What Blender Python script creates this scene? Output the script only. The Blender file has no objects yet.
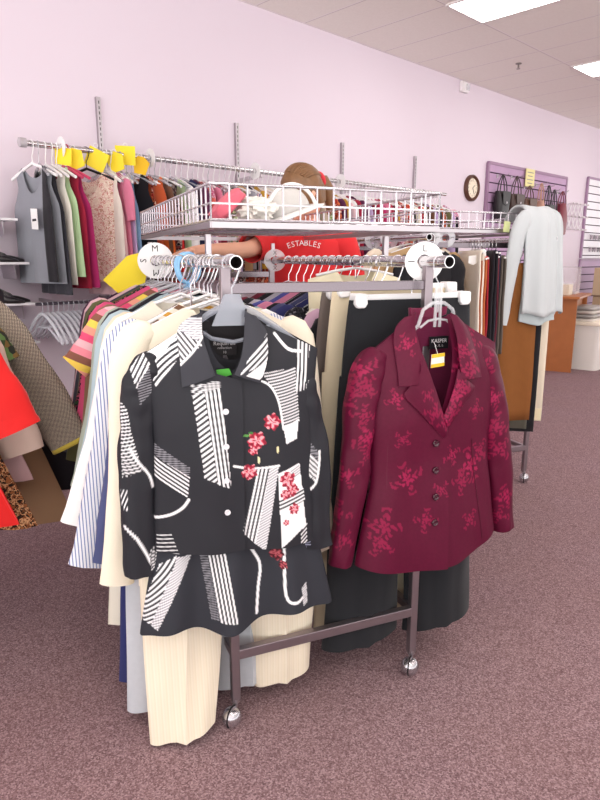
import bpy, math, random
import numpy as np
from mathutils import Vector, Matrix, noise
random.seed(7)
SC = bpy.context.scene
COL = SC.collection
PI = math.pi

# ------------------------------------------------------------------ camera
CAM_H = 1.30
FPX = 622.0
PITCH = math.atan(142 / 622.0)
cp, sp = math.cos(PITCH), math.sin(PITCH)
cam_d = bpy.data.cameras.new('camera')
cam = bpy.data.objects.new('camera', cam_d)
COL.objects.link(cam)
cam_d.sensor_width = 36
cam_d.lens = FPX * 36 / 800
cam_d.clip_start = 0.02
cam.location = (0, 0, CAM_H)
cam.rotation_euler = (PI / 2 - PITCH, 0, 0)
SC.camera = cam


def ray(x, y):
    X, Y = x - 300.0, 400.0 - y
    return Vector((X, Y * sp + FPX * cp, Y * cp - FPX * sp))


def on_plane(x, y, P, n):
    r = ray(x, y)
    O = Vector((0, 0, CAM_H))
    return O + r * ((Vector(P) - O).dot(n) / r.dot(n))


def at(x, y, F):
    r = ray(x, y)
    return Vector((0, 0, CAM_H)) + r * (F / r.y)


# wall frame: u runs along the lavender wall, n points into it
WB = math.radians(44.0)
U = Vector((math.cos(WB), math.sin(WB), 0))
N = Vector((-math.sin(WB), math.cos(WB), 0))
WD = 3.76
CEIL = 3.04


def W(w, off, z):
    return U * w + N * (WD - off) + Vector((0, 0, z))


def wall_at(x, y, off):
    q = on_plane(x, y, N * (WD - off), N)
    return q.dot(U), q.z


# rack frame
RB = math.radians(22.5)
E1 = Vector((math.cos(RB), math.sin(RB), 0))
E2 = Vector((-math.sin(RB), math.cos(RB), 0))
L0 = Vector((-.174, 1.533, 0))


def R(a, s, z=0):
    return L0 + E1 * a + E2 * s + Vector((0, 0, z))


# ------------------------------------------------------------------ materials
def lin(h):
    if isinstance(h, str):
        h = h.lstrip('#')
        c = [int(h[i:i + 2], 16) / 255 for i in (0, 2, 4)]
    else:
        c = list(h)
    return tuple((v / 12.92 if v <= .04045 else ((v + .055) / 1.055) ** 2.4) for v in c) + (1,)


MATS = {}


class NT:
    def __init__(s, name):
        s.m = bpy.data.materials.new(name)
        s.m.use_nodes = True
        s.t = s.m.node_tree
        s.b = s.t.nodes['Principled BSDF']

    def n(s, typ, **kw):
        nd = s.t.nodes.new(typ)
        for k, v in kw.items():
            if k.startswith('i_'):
                nd.inputs[k[2:].replace('_', ' ')].default_value = v
            elif k.startswith('x'):
                nd.inputs[int(k[1:])].default_value = v
            else:
                setattr(nd, k, v)
        return nd

    def l(s, a, b):
        s.t.links.new(a, b)

    def math(s, op, a, b=None):
        nd = s.t.nodes.new('ShaderNodeMath')
        nd.operation = op
        for i, v in enumerate((a, b)):
            if v is None:
                continue
            if isinstance(v, (int, float)):
                nd.inputs[i].default_value = v
            else:
                s.l(v, nd.inputs[i])
        return nd.outputs[0]

    def mix(s, fac, a, b):
        nd = s.t.nodes.new('ShaderNodeMix')
        nd.data_type = 'RGBA'
        for v, k in ((fac, 0), (a, 6), (b, 7)):
            if isinstance(v, (int, float)):
                nd.inputs[k].default_value = v
            elif isinstance(v, tuple):
                nd.inputs[k].default_value = v
            else:
                s.l(v, nd.inputs[k])
        return nd.outputs[2]

    def coord(s, kind='Object'):
        return s.n('ShaderNodeTexCoord').outputs[kind]

    def xyz(s, kind='Object'):
        nd = s.n('ShaderNodeSeparateXYZ')
        s.l(s.coord(kind), nd.inputs[0])
        return nd.outputs

    def noise(s, scale, detail=3, rough=.5, kind='Object'):
        nd = s.n('ShaderNodeTexNoise', i_Scale=scale, i_Detail=detail, i_Roughness=rough)
        s.l(s.coord(kind), nd.inputs['Vector'])
        return nd.outputs['Fac']

    def bump(s, h, strength=.2, dist=.002):
        nd = s.n('ShaderNodeBump', i_Strength=strength, i_Distance=dist)
        s.l(h, nd.inputs['Height'])
        s.l(nd.outputs[0], s.b.inputs['Normal'])

    def base(s, c):
        if isinstance(c, tuple):
            s.b.inputs['Base Color'].default_value = c
        else:
            s.l(c, s.b.inputs['Base Color'])


def P(name, col, rough=.6, metal=0, spec=.4, bump=0, bscale=150, var=0, vscale=4, sheen=0, trans=0, emit=0, alpha=1):
    if name in MATS:
        return MATS[name]
    t = NT(name)
    c = lin(col)
    b = t.b
    b.inputs['Roughness'].default_value = rough
    b.inputs['Metallic'].default_value = metal
    b.inputs['Specular IOR Level'].default_value = spec
    b.inputs['Sheen Weight'].default_value = sheen
    b.inputs['Transmission Weight'].default_value = trans
    b.inputs['Alpha'].default_value = alpha
    if emit:
        b.inputs['Emission Color'].default_value = c
        b.inputs['Emission Strength'].default_value = emit
    if var:
        d = tuple(v * (1 - var) for v in c[:3]) + (1,)
        t.base(t.mix(t.noise(vscale, 4), c, d))
    else:
        t.base(c)
    if bump:
        t.bump(t.noise(bscale, 2), bump)
    MATS[name] = t.m
    return t.m


def FAB(name, col, rough=.85, **k):
    k.setdefault('bump', .25)
    k.setdefault('bscale', 400)
    k.setdefault('spec', .2)
    k.setdefault('sheen', .1)
    return P(name, col, rough, **k)


def STRIPE(name, cols, period, axis=0, widths=None, rough=.85, tilt=0):
    """repeating bands of the given colours across one object axis"""
    if name in MATS:
        return MATS[name]
    t = NT(name)
    o = t.xyz()
    v = o[axis]
    if tilt:
        v = t.math('ADD', v, t.math('MULTIPLY', o[2 if axis == 0 else 0], tilt))
    f = t.math('FRACT', t.math('MULTIPLY', t.math('ADD', v, 10), 1 / period))
    r = t.n('ShaderNodeValToRGB')
    r.color_ramp.interpolation = 'CONSTANT'
    e = r.color_ramp.elements
    n = len(cols)
    pos = widths or [i / n for i in range(n)]
    while len(e) < n:
        e.new(.5)
    for i in range(n):
        e[i].position = pos[i]
    for i in range(n):
        e[i].color = lin(cols[i])
    t.l(f, r.inputs[0])
    t.base(r.outputs[0])
    t.b.inputs['Roughness'].default_value = rough
    t.b.inputs['Specular IOR Level'].default_value = .2
    MATS[name] = t.m
    return t.m


def BLOTCH(name, cols, scale=25, rough=.8, kind='noise'):
    """printed cloth: patches of several colours"""
    if name in MATS:
        return MATS[name]
    t = NT(name)
    if kind == 'noise':
        f = t.noise(scale, 2.5, .6)
        lo, hi = .34, .66
    else:
        v = t.n('ShaderNodeTexVoronoi', i_Scale=scale)
        t.l(t.coord(), v.inputs['Vector'])
        f = v.outputs['Distance'] if kind == 'ring' else t.math('FRACT', t.math('MULTIPLY', v.outputs['Color'], 3.7))
        lo, hi = (0.05, .75) if kind == 'ring' else (0, 1)
    r = t.n('ShaderNodeValToRGB')
    r.color_ramp.interpolation = 'CONSTANT'
    e = r.color_ramp.elements
    n = len(cols)
    while len(e) < n:
        e.new(.5)
    for i in range(n):
        e[i].position = 0 if i == 0 else lo + (hi - lo) * i / n
    for i in range(n):
        e[i].color = lin(cols[i])
    t.l(f, r.inputs[0])
    t.base(r.outputs[0])
    t.b.inputs['Roughness'].default_value = rough
    t.b.inputs['Specular IOR Level'].default_value = .2
    MATS[name] = t.m
    return t.m


def VCOL(name, rough=.6, spec=.35, sheen=0, bump=.12, bscale=500):
    if name in MATS:
        return MATS[name]
    t = NT(name)
    a = t.n('ShaderNodeAttribute', attribute_name='Col')
    t.base(a.outputs['Color'])
    t.b.inputs['Roughness'].default_value = rough
    t.b.inputs['Specular IOR Level'].default_value = spec
    t.b.inputs['Sheen Weight'].default_value = sheen
    t.bump(t.noise(bscale, 2), bump)
    MATS[name] = t.m
    return t.m


CHROME = P('chrome', '#d3d0d2', .16, 1)
CHROME_DULL = P('dull_chrome', '#b9b2b6', .34, 1)
WIRE = P('white_wire', '#d3cfd4', .25, .8)
DARKIN = P('dark_tube_inside', '#1c1517', .9)
STEEL_PLUM = P('brushed_steel', '#9b9095', .38, .9, bump=.1, bscale=90)
WHITE_PL = P('white_plastic', '#f2f0f0', .35)
BLACK_PL = P('black_plastic', '#141315', .4)
YELLOW = P('yellow_card', '#f6dc2e', .6)
YELLOW_O = P('amber_card', '#f2c013', .6)
WHITE_CARD = P('white_card', '#f6f4f2', .5)
BLUE_PL = P('blue_plastic', '#8dbfe6', .35)
INK = P('black_ink', '#2b272b', .7)
GREYINK = P('grey_ink', '#8b8790', .7)


def clear_mat(name='clear_plastic', tint='#f4f6fa', mixf=.42):
    if name in MATS:
        return MATS[name]
    t = NT(name)
    t.b.inputs['Base Color'].default_value = lin(tint)
    t.b.inputs['Roughness'].default_value = .12
    t.b.inputs['Specular IOR Level'].default_value = .8
    tr = t.n('ShaderNodeBsdfTransparent')
    mx = t.n('ShaderNodeMixShader')
    mx.inputs[0].default_value = mixf
    t.l(tr.outputs[0], mx.inputs[1])
    t.l(t.b.outputs[0], mx.inputs[2])
    t.l(mx.outputs[0], t.t.nodes['Material Output'].inputs['Surface'])
    MATS[name] = t.m
    return t.m


CLEAR = clear_mat('clear_plastic', '#f4f6fa', .32)
CLEAR2 = clear_mat('clear_grey_plastic', '#d9dbe2', .4)


# ------------------------------------------------------------------ mesh helpers
class MB:
    def __init__(s):
        s.v, s.f, s.m, s.col = [], [], [], None

    def add(s, v, f, m=0):
        o = len(s.v)
        s.v += [tuple(p) for p in v]
        s.f += [tuple(i + o for i in q) for q in f]
        s.m += [m] * len(f)

    def box(s, c, d, m=0, M=None):
        x, y, z = d[0] / 2, d[1] / 2, d[2] / 2
        v = [Vector((i, j, k)) for k in (-z, z) for j in (-y, y) for i in (-x, x)]
        if M is not None:
            v = [M @ p for p in v]
        c = Vector(c)
        v = [p + c for p in v]
        s.add(v, [(0, 2, 3, 1), (4, 5, 7, 6), (0, 1, 5, 4), (2, 6, 7, 3), (0, 4, 6, 2), (1, 3, 7, 5)], m)

    def tube(s, pts, r, n=8, m=0, closed=False, caps=True, flat=None):
        pts = [Vector(p) for p in pts]
        k = len(pts)
        rs = r if isinstance(r, (list, tuple)) else [r] * k
        rings = []
        up = None
        for i in range(k):
            if closed:
                t = pts[(i + 1) % k] - pts[i - 1]
            else:
                t = pts[min(i + 1, k - 1)] - pts[max(i - 1, 0)]
            t.normalize()
            if up is None:
                up = Vector((0, 0, 1)) if abs(t.z) < .9 else Vector((0, 1, 0))
            a = t.cross(up)
            if a.length < 1e-5:
                a = t.orthogonal()
            a.normalize()
            b = a.cross(t).normalized()
            up = b
            q = flat or 1
            rings.append([pts[i] + (a * math.cos(2 * PI * j / n) * q + b * math.sin(2 * PI * j / n)) * rs[i] for j in range(n)])
        v = [p for g in rings for p in g]
        f = []
        for i in range(k if closed else k - 1):
            i2 = (i + 1) % k
            for j in range(n):
                j2 = (j + 1) % n
                f.append((i * n + j, i * n + j2, i2 * n + j2, i2 * n + j))
        if caps and not closed:
            f.append(tuple(range(n))[::-1])
            f.append(tuple((k - 1) * n + j for j in range(n)))
        s.add(v, f, m)

    def bar(s, a, b, w, h, m=0):
        """rectangular bar from a to b; w horizontal width, h height"""
        a, b = Vector(a), Vector(b)
        t = (b - a).normalized()
        up = Vector((0, 0, 1)) if abs(t.z) < .9 else Vector((0, 1, 0))
        x = t.cross(up).normalized()
        y = x.cross(t)
        v = [p + x * i * w / 2 + y * j * h / 2 for p in (a, b) for i, j in ((-1, -1), (1, -1), (1, 1), (-1, 1))]
        s.add(v, [(3, 2, 1, 0), (4, 5, 6, 7), (0, 1, 5, 4), (1, 2, 6, 5), (2, 3, 7, 6), (3, 0, 4, 7)], m)

    def lathe(s, prof, n=20, m=0, M=None):
        """profile of (r, z) around z"""
        v, f = [], []
        for r, z in prof:
            for j in range(n):
                a = 2 * PI * j / n
                v.append(Vector((r * math.cos(a), r * math.sin(a), z)))
        if M is not None:
            v = [M @ p for p in v]
        k = len(prof)
        for i in range(k - 1):
            for j in range(n):
                j2 = (j + 1) % n
                f.append((i * n + j, i * n + j2, (i + 1) * n + j2, (i + 1) * n + j))
        f.append(tuple(range(n))[::-1])
        f.append(tuple((k - 1) * n + j for j in range(n)))
        s.add(v, f, m)

    def grid(s, pts, m=0, wrap=False):
        """pts[i][j]"""
        nu, nv = len(pts), len(pts[0])
        v = [p for row in pts for p in row]
        f = []
        for i in range(nu - 1):
            for j in range(nv if wrap else nv - 1):
                j2 = (j + 1) % nv
                f.append((i * nv + j, i * nv + j2, (i + 1) * nv + j2, (i + 1) * nv + j))
        s.add(v, f, m)

    def prism(s, poly, y0, y1, m=0):
        """polygon of (x, z) with thickness along y"""
        n = len(poly)
        v = [(x, y0, z) for x, z in poly] + [(x, y1, z) for x, z in poly]
        f = [tuple(range(n)), tuple(range(2 * n - 1, n - 1, -1))]
        f += [(i, i + n, (i + 1) % n + n, (i + 1) % n) for i in range(n)]
        s.add(v, f, m)

    def build(s, name, mats=None, parent=None, loc=None, rz=None, smooth=True, solid=0, bevel=0, sub=0, colors=None, off=-1):
        me = bpy.data.meshes.new(name)
        me.from_pydata(s.v, [], s.f)
        if mats is not None:
            for q in (mats if isinstance(mats, (list, tuple)) else [mats]):
                me.materials.append(q)
        if len(set(s.m)) > 1:
            me.polygons.foreach_set('material_index', s.m)
        if smooth:
            me.polygons.foreach_set('use_smooth', [True] * len(me.polygons))
        if colors is not None:
            at_ = me.color_attributes.new('Col', 'FLOAT_COLOR', 'POINT')
            c = np.ones((len(s.v), 4), np.float32)
            c[:, :3] = colors
            at_.data.foreach_set('color', c.ravel())
        me.update()
        o = bpy.data.objects.new(name, me)
        COL.objects.link(o)
        if parent is not None:
            o.parent = parent
        if loc is not None:
            o.location = loc
        if rz is not None:
            o.rotation_euler = (0, 0, rz)
        if bevel:
            b = o.modifiers.new('bevel', 'BEVEL')
            b.width = bevel
            b.segments = 2
            b.limit_method = 'ANGLE'
            b.angle_limit = .7
            b.harden_normals = False
        if solid:
            d = o.modifiers.new('solid', 'SOLIDIFY')
            d.thickness = solid
            d.offset = off
        if sub:
            d = o.modifiers.new('sub', 'SUBSURF')
            d.levels = d.render_levels = sub
        if smooth and not sub:
            try:
                me.set_sharp_from_angle(angle=.9)
            except Exception:
                pass
        return o


LABELS = {}


def tag(o, label=None, cat=None, group=None, kind=None):
    if label:
        o['label'] = label
        LABELS.setdefault(label, []).append(o.name)
    if cat:
        o['category'] = cat
    if group:
        o['group'] = group
    if kind:
        o['kind'] = kind
    return o


def thing(name, label, cat, loc=(0, 0, 0), rz=0, group=None):
    o = bpy.data.objects.new(name, None)
    o.empty_display_size = .05
    COL.objects.link(o)
    o.location = loc
    o.rotation_euler = (0, 0, rz)
    return tag(o, label, cat, group)


def kids(o):
    return [c for c in bpy.data.objects if c.parent == o]


def dup(o, loc=None, rz=None, label=None, group=None, parent=None):
    c = o.copy()
    COL.objects.link(c)
    if parent is not None:
        c.parent = parent
    if loc is not None:
        c.location = loc
    if rz is not None:
        c.rotation_euler = (0, 0, rz)
    if label:
        tag(c, label)
    if group:
        c['group'] = group
    for k in kids(o):
        dup(k, parent=c)
    return c


def setmat(o, mat, slot=0):
    o.material_slots[slot].link = 'OBJECT'
    o.material_slots[slot].material = mat


def text_mb(mb, s, size, place, m=0, depth=.0008):
    """append the outline of a word; place(x, y) -> 3-D point is given for each vertex (x right, y up, centred)"""
    cu = bpy.data.curves.new('t', 'FONT')
    cu.body = s
    cu.size = size
    cu.align_x = 'CENTER'
    cu.align_y = 'CENTER'
    cu.resolution_u = 2
    ob = bpy.data.objects.new('t', cu)
    COL.objects.link(ob)
    bpy.context.view_layer.update()
    dg = bpy.context.evaluated_depsgraph_get()
    me = bpy.data.meshes.new_from_object(ob.evaluated_get(dg))
    v = [place(p.co.x, p.co.y) for p in me.vertices]
    f = [tuple(p.vertices) for p in me.polygons]
    mb.add(v, f, m)
    bpy.data.objects.remove(ob)
    bpy.data.meshes.remove(me)


def catmull(pts, n):
    """resample a polyline of tuples smoothly to n points"""
    P_ = [np.array(p, float) for p in pts]
    k = len(P_)
    out = []
    for i in range(n):
        t = i / (n - 1) * (k - 1)
        j = min(int(t), k - 2)
        f = t - j
        p0 = P_[max(j - 1, 0)]
        p1, p2 = P_[j], P_[j + 1]
        p3 = P_[min(j + 2, k - 1)]
        out.append(.5 * ((2 * p1) + (-p0 + p2) * f + (2 * p0 - 5 * p1 + 4 * p2 - p3) * f * f + (-p0 + 3 * p1 - 3 * p2 + p3) * f ** 3))
    return out


def lerpl(pts, t):
    """piecewise-linear table lookup"""
    xs = [p[0] for p in pts]
    ys = [p[1] for p in pts]
    return float(np.interp(t, xs, ys))


def smooth_tab(pts, n=200):
    xs = np.linspace(pts[0][0], pts[-1][0], n)
    ys = np.interp(xs, [p[0] for p in pts], [p[1] for p in pts])
    k = 17
    ker = np.hanning(k + 2)[1:-1]
    ker /= ker.sum()
    pad = np.concatenate([[ys[0]] * (k // 2), ys, [ys[-1]] * (k // 2)])
    ys = np.convolve(pad, ker, 'valid')
    return lambda t: float(np.interp(t, xs, ys))


# ------------------------------------------------------------------ garments (local frame: x across, -y front, z up, origin on the rail)
class Garment:
    def __init__(s, zn=-.12, nw=.07, sw=.21, sd=.08, widths=None, hem=-.75, depth=None, neck=.05, backneck=.015,
                 fold=.012, folds=4.0, wr=.006, seed=0, hem_tilt=0, hem_wave=0, swing=0, topmode='shoulder', cx=None):
        s.zn, s.nw, s.sw, s.sd = zn, nw, sw, sd
        s.W = smooth_tab(widths or [(0, sw), (.3, sw * .98), (1, sw * 1.1)])
        s.D = smooth_tab(depth or [(0, .012), (.12, .04), (.4, .055), (1, .06)])
        s.hem, s.neck, s.backneck = hem, neck, backneck
        s.fold, s.folds, s.wr, s.seed = fold, folds, wr, seed
        s.hem_tilt, s.hem_wave, s.swing = hem_tilt, hem_wave, swing
        s.topmode = topmode
        s.cx = cx or (lambda t: 0.)

    def ztop(s, x):
        a = abs(x)
        if s.topmode == 'flat':
            return s.zn
        if a <= s.nw:
            return s.zn
        return s.zn - (a - s.nw) / max(s.sw - s.nw, 1e-4) * s.sd

    def zhem(s, x):
        return s.hem + s.hem_tilt * x + s.hem_wave * math.sin(x * 22 + s.seed)

    def t_of(s, x, z):
        zt, zh = s.ztop(x), s.zhem(x)
        return min(max((z - zt) / (zh - zt), 0), 1)

    def wrinkle(s, x, z, t):
        q = noise.noise(Vector((x * 7, z * 3.2, s.seed * 3.1))) + .5 * noise.noise(Vector((x * 16 + z * 5, z * 7, s.seed)))
        return q * s.wr * min(1, .3 + t * 1.5)

    def yf(s, x, z, front=True):
        t = s.t_of(x, z)
        w = s.W(t)
        k = min(abs(x - s.cx(t)) / w, 1)
        d = s.D(t) * (1 - k ** 2.4) ** .5
        fo = s.fold * t ** 1.4 * math.sin(s.folds * (x / w) * 3.1 + s.seed * 1.7 + (0 if front else 1.3)) * (1 - k ** 4)
        y = -(d + fo + s.wrinkle(x, z, t)) if front else (d + fo * .8)
        return y + s.swing * t

    def sheet(s, mb, front=True, ns=28, nt=40, m=0, neck=None):
        nk = (s.neck if front else s.backneck) if neck is None else neck
        rows = []
        for i in range(nt + 1):
            t = i / nt
            row = []
            for j in range(ns + 1):
                q = -1 + 2 * j / ns
                w = s.W(t)
                x = q * w + s.cx(t)
                xt = q * s.W(0)
                zt = s.ztop(xt)
                if abs(xt) < s.nw and nk:
                    zt = zt - nk * (1 - (xt / s.nw) ** 2) ** .5
                zh = s.zhem(x)
                z = zt + (zh - zt) * t
                row.append((x, s.yf(x, z, front), z))
            rows.append(row)
        mb.grid(rows if front else [r[::-1] for r in rows], m)

    def half(s, mb, sgn, zV, over, ns=24, nt=40, m=0, dy=0, xneck=None, edge=None):
        """one open front panel: sgn -1 = viewer's left; inner edge runs from neck to x=over at zV, then straight down"""
        xn = (s.nw if xneck is None else xneck) * sgn
        rows = []
        for i in range(nt + 1):
            t = i / nt
            zc = s.zn + (s.hem - s.zn) * t
            f = min(max((s.zn - zc) / max(s.zn - zV, 1e-5), 0), 1)
            xi = xn + (over - xn) * f
            if edge:
                xi = float(np.interp(-zc, [-e[1] for e in edge], [e[0] for e in edge]))
            row = []
            for j in range(ns + 1):
                q = j / ns
                xo = sgn * s.W(t)
                x = xi + (xo - xi) * q
                xt = xn + (sgn * s.W(0) - xn) * q
                zt = s.ztop(xt)
                zh = s.zhem(x)
                z = zt + (zh - zt) * t
                row.append((x, s.yf(x, z) + dy * (1 - q), z))
            rows.append(row)
        mb.grid(rows if sgn > 0 else [r[::-1] for r in rows], m)

    def patch(s, mb, A, B, k=8, n=16, lift=.006, roll=.006, m=0):
        """collar or lapel lying on the front between inner edge A and outer edge B"""
        a, b = catmull(A, n), catmull(B, n)
        rows = []
        for p, q in zip(a, b):
            row = []
            for j in range(k + 1):
                f = j / k
                x, z = p[0] + (q[0] - p[0]) * f, p[1] + (q[1] - p[1]) * f
                row.append((x, s.yf(x, min(z, s.ztop(x) - .004)) - lift - roll * math.sin(PI * min(1, .15 + f * .9)), z))
            rows.append(row)
        mb.grid(rows, m)


def sleeve(mb, pts, rw, rd, n=18, m=20, seed=0, wr=.006, mi=0, y0=0):
    """tube along (x, z) points with half width rw[] and half depth rd[]; open at the cuff with a turned-in edge"""
    C = catmull(pts, m)
    rings = []
    dist = 0
    for i in range(m):
        t = i / (m - 1)
        a = C[max(i - 1, 0)]
        b = C[min(i + 1, m - 1)]
        T = Vector((b[0] - a[0], 0, b[1] - a[1])).normalized()
        Nn = Vector((-T.z, 0, T.x))
        w = float(np.interp(t, np.linspace(0, 1, len(rw)), rw))
        d = float(np.interp(t, np.linspace(0, 1, len(rd)), rd))
        dist += 0 if i == 0 else float(np.hypot(C[i][0] - C[i - 1][0], C[i][1] - C[i - 1][1]))
        k = min(1, (dist + .0015) / (w * 1.15))
        k = (1 - (1 - k) ** 2) ** .5
        w *= k
        d *= .35 + .65 * k
        c = Vector((C[i][0], y0, C[i][1]))
        ring = []
        for j in range(n):
            an = 2 * PI * j / n
            ca, sa = math.cos(an), math.sin(an)
            q = noise.noise(Vector((ca * 1.3 + seed, sa * 1.3, t * 6))) * wr + noise.noise(Vector((ca * .8 - seed, t * 13, sa))) * wr * .6
            ring.append(c + Nn * ca * (w + q) + Vector((0, -1, 0)) * sa * (d + q))
        rings.append(ring)
    T = (Vector((C[-1][0], 0, C[-1][1])) - Vector((C[-3][0], 0, C[-3][1]))).normalized()
    c = Vector((C[-1][0], y0, C[-1][1]))
    rings.append([c + (p - c) * .9 - T * .002 for p in rings[-1]])
    rings.append([c + (p - c) * .88 - T * .05 for p in rings[m - 1]])
    mb.grid(rings, mi, wrap=True)


def trousers_mb(zw=-.1, ww=.2, hip=.24, crotch=-.38, hem=-1.1, legw=.13, spread=.14, legd=.05, hemw=None, crease=True, seed=0,
                tilt=0, swing=0, hip_d=.05, left_swing=0, n=36, hem_l=None, hem_r=None, rows=26, cxl=None, cxr=None):
    """returns (hips, left leg, right leg) meshes"""
    out = []
    hemw = hemw or legw
    mb = MB()
    rings = []
    for i in range(14):
        t = i / 13
        z = zw + (crotch - .03 - zw) * t
        w = ww + (hip - ww) * min(1, t * 1.3) ** .8
        d = .018 + (hip_d - .018) * min(1, t * 1.2)
        ring = []
        for j in range(n):
            a = 2 * PI * j / n
            ca, sa = math.cos(a), math.sin(a)
            x = w * math.copysign(abs(ca) ** .8, ca)
            y = -d * math.copysign(abs(sa) ** .8, sa) + noise.noise(Vector((x * 8, z * 6, seed))) * .006
            ring.append((x, y + swing * t * .3, z + tilt * x))
        rings.append(ring)
    r0 = rings[0]
    rings.insert(0, [(x * .97, y * .8, z - .04) for x, y, z in r0])
    mb.grid(rings, 0, wrap=True)
    out.append(mb)
    for sgn in (-1, 1):
        mb = MB()
        rings = []
        hz = (hem_l if sgn < 0 else hem_r) or hem
        z0 = crotch + .1
        for i in range(rows):
            t = i / (rows - 1)
            z = z0 + (hz - z0) * t
            w = (hip * .52) * (1 - min(1, t * 3)) + legw * min(1, t * 3)
            w += (hemw - legw) * t ** 1.5
            cx0 = hip * .5 * sgn
            cx1 = spread * sgn
            if sgn < 0 and cxl is not None:
                cx1 = cxl
            if sgn > 0 and cxr is not None:
                cx1 = cxr
            cx = cx0 + (cx1 - cx0) * t ** .8
            d = legd * (.85 + .35 * t)
            ring = []
            for j in range(n):
                a = 2 * PI * j / n
                ca, sa = math.cos(a), math.sin(a)
                e = 1.15 if crease else .85
                x = w * math.copysign(abs(ca) ** .8, ca)
                yy = d * math.copysign(abs(sa) ** e, sa)
                if crease:
                    yy += .014 * math.copysign(max(0, 1 - abs(x) / (w * .12)), sa) * min(1, t * 4)
                q = noise.noise(Vector((ca * 1.2 + seed + sgn * 3, sa, t * 4))) * .012 * (.4 + t)
                y = -yy + q + swing * t + (left_swing * t ** 1.5 if sgn < 0 else 0)
                ring.append((cx + x, y, z + tilt * (cx + x) + (.012 * math.cos(a) * t)))
            rings.append(ring)
        c = Vector((sum(p[0] for p in rings[-1]) / n, sum(p[1] for p in rings[-1]) / n, 0))
        rings.append([(c.x + (p[0] - c.x) * .96, c.y + (p[1] - c.y) * .9, p[2]) for p in rings[-1]])
        q_ = rings[rows - 4]
        cq = Vector((sum(p[0] for p in q_) / n, sum(p[1] for p in q_) / n, 0))
        rings.append([(cq.x + (p[0] - cq.x) * .9, cq.y + (p[1] - cq.y) * .6, p[2]) for p in q_])
        mb.grid(rings, 0, wrap=True)
        out.append(mb)
    return out


# ------------------------------------------------------------------ hangers (origin = rail centre)
def hook_pts(r=.021, drop=.1, sgn=1):
    p = [(-sgn * r * math.cos(a), 0, r * math.sin(a) - .003) for a in np.linspace(-.6, PI, 12)]
    p += [(sgn * r * .9, 0, -.02), (sgn * r * .45, 0, -.045), (0, 0, -.06), (0, 0, -drop)]
    return p


def hanger(name, label, loc, rz, mat, hookmat=None, span=.19, drop=.1, arm_drop=.075, group=None, style='bar', sgn=1, r=.006):
    h = thing(name, label, 'hanger', loc, rz, group)
    m = MB()
    m.tube(hook_pts(.021, drop, sgn), .0022, 6)
    m.build('hook', hookmat or CHROME, h)
    if style == 'wide':      # clear moulded hanger with a triangular body
        q = MB()
        arm = [(-span, 0, -drop - arm_drop), (-span * .55, 0, -drop - arm_drop * .42), (-.03, 0, -drop - .004), (.03, 0, -drop - .004), (span * .55, 0, -drop - arm_drop * .42), (span, 0, -drop - arm_drop)]
        q.tube(catmull(arm, 24), r, 8, flat=.6)
        q.prism([(-.018, -drop + .03), (.018, -drop + .03), (.05, -drop - .045), (-.05, -drop - .045)], -.006, .006)
        q.tube([(-span * .55, 0, -drop - arm_drop * .45), (-span * .3, 0, -drop - arm_drop * .75), (0, 0, -drop - arm_drop * .85), (span * .3, 0, -drop - arm_drop * .75), (span * .55, 0, -drop - arm_drop * .45)], r * .7, 6)
        q.build('shoulder_bar', mat, h)
    elif style == 'loop':    # clear hanger with an open trapezoid loop under the hook
        q = MB()
        q.tube([(-span, 0, -drop - arm_drop - .03), (-span * .5, 0, -drop - arm_drop * .6), (-.062, 0, -drop - .035), (-.048, 0, -drop + .008), (-.02, 0, -drop + .026), (.02, 0, -drop + .026), (.048, 0, -drop + .008), (.062, 0, -drop - .035), (span * .5, 0, -drop - arm_drop * .6), (span, 0, -drop - arm_drop - .03)], r, 8)
        q.tube([(-.055, 0, -drop - .04), (-.03, 0, -drop - .022), (0, 0, -drop - .018), (.03, 0, -drop - .022), (.055, 0, -drop - .04)], r * .7, 6)
        q.bar((-.008, 0, -drop + .08), (-.008, 0, -drop - .04), .006, .006)
        q.bar((.008, 0, -drop + .08), (.008, 0, -drop - .04), .006, .006)
        q.build('shoulder_bar', mat, h)
    elif style == 'clip':
        q = MB()
        q.bar((-span, 0, -drop), (span, 0, -drop), .012, .018)
        q.build('cross_bar', mat, h)
        for sx in (-1, 1):
            c = MB()
            c.prism([(sx * span - .018, -drop + .012), (sx * span + .018, -drop + .012), (sx * span + .02, -drop - .016), (sx * span + .012, -drop - .028), (sx * span - .012, -drop - .028), (sx * span - .02, -drop - .016)], -.024, .02)
            c.build('clip', WHITE_PL, h, bevel=.004)
    else:
        q = MB()
        q.tube([(-span, 0, -drop - arm_drop), (-span * .5, 0, -drop - arm_drop * .4), (0, 0, -drop), (span * .5, 0, -drop - arm_drop * .4), (span, 0, -drop - arm_drop)], r, 7)
        q.build('shoulder_bar', mat, h)
    return h


# =================================================================== THE ROOM
def wall_mat():
    t = NT('lavender_paint')
    f = t.noise(1.3, 3)
    t.base(t.mix(f, lin('#e3d6e1'), lin('#dfd1dc')))
    t.b.inputs['Roughness'].default_value = .75
    t.bump(t.noise(120, 2), .05)
    return t.m


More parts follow.
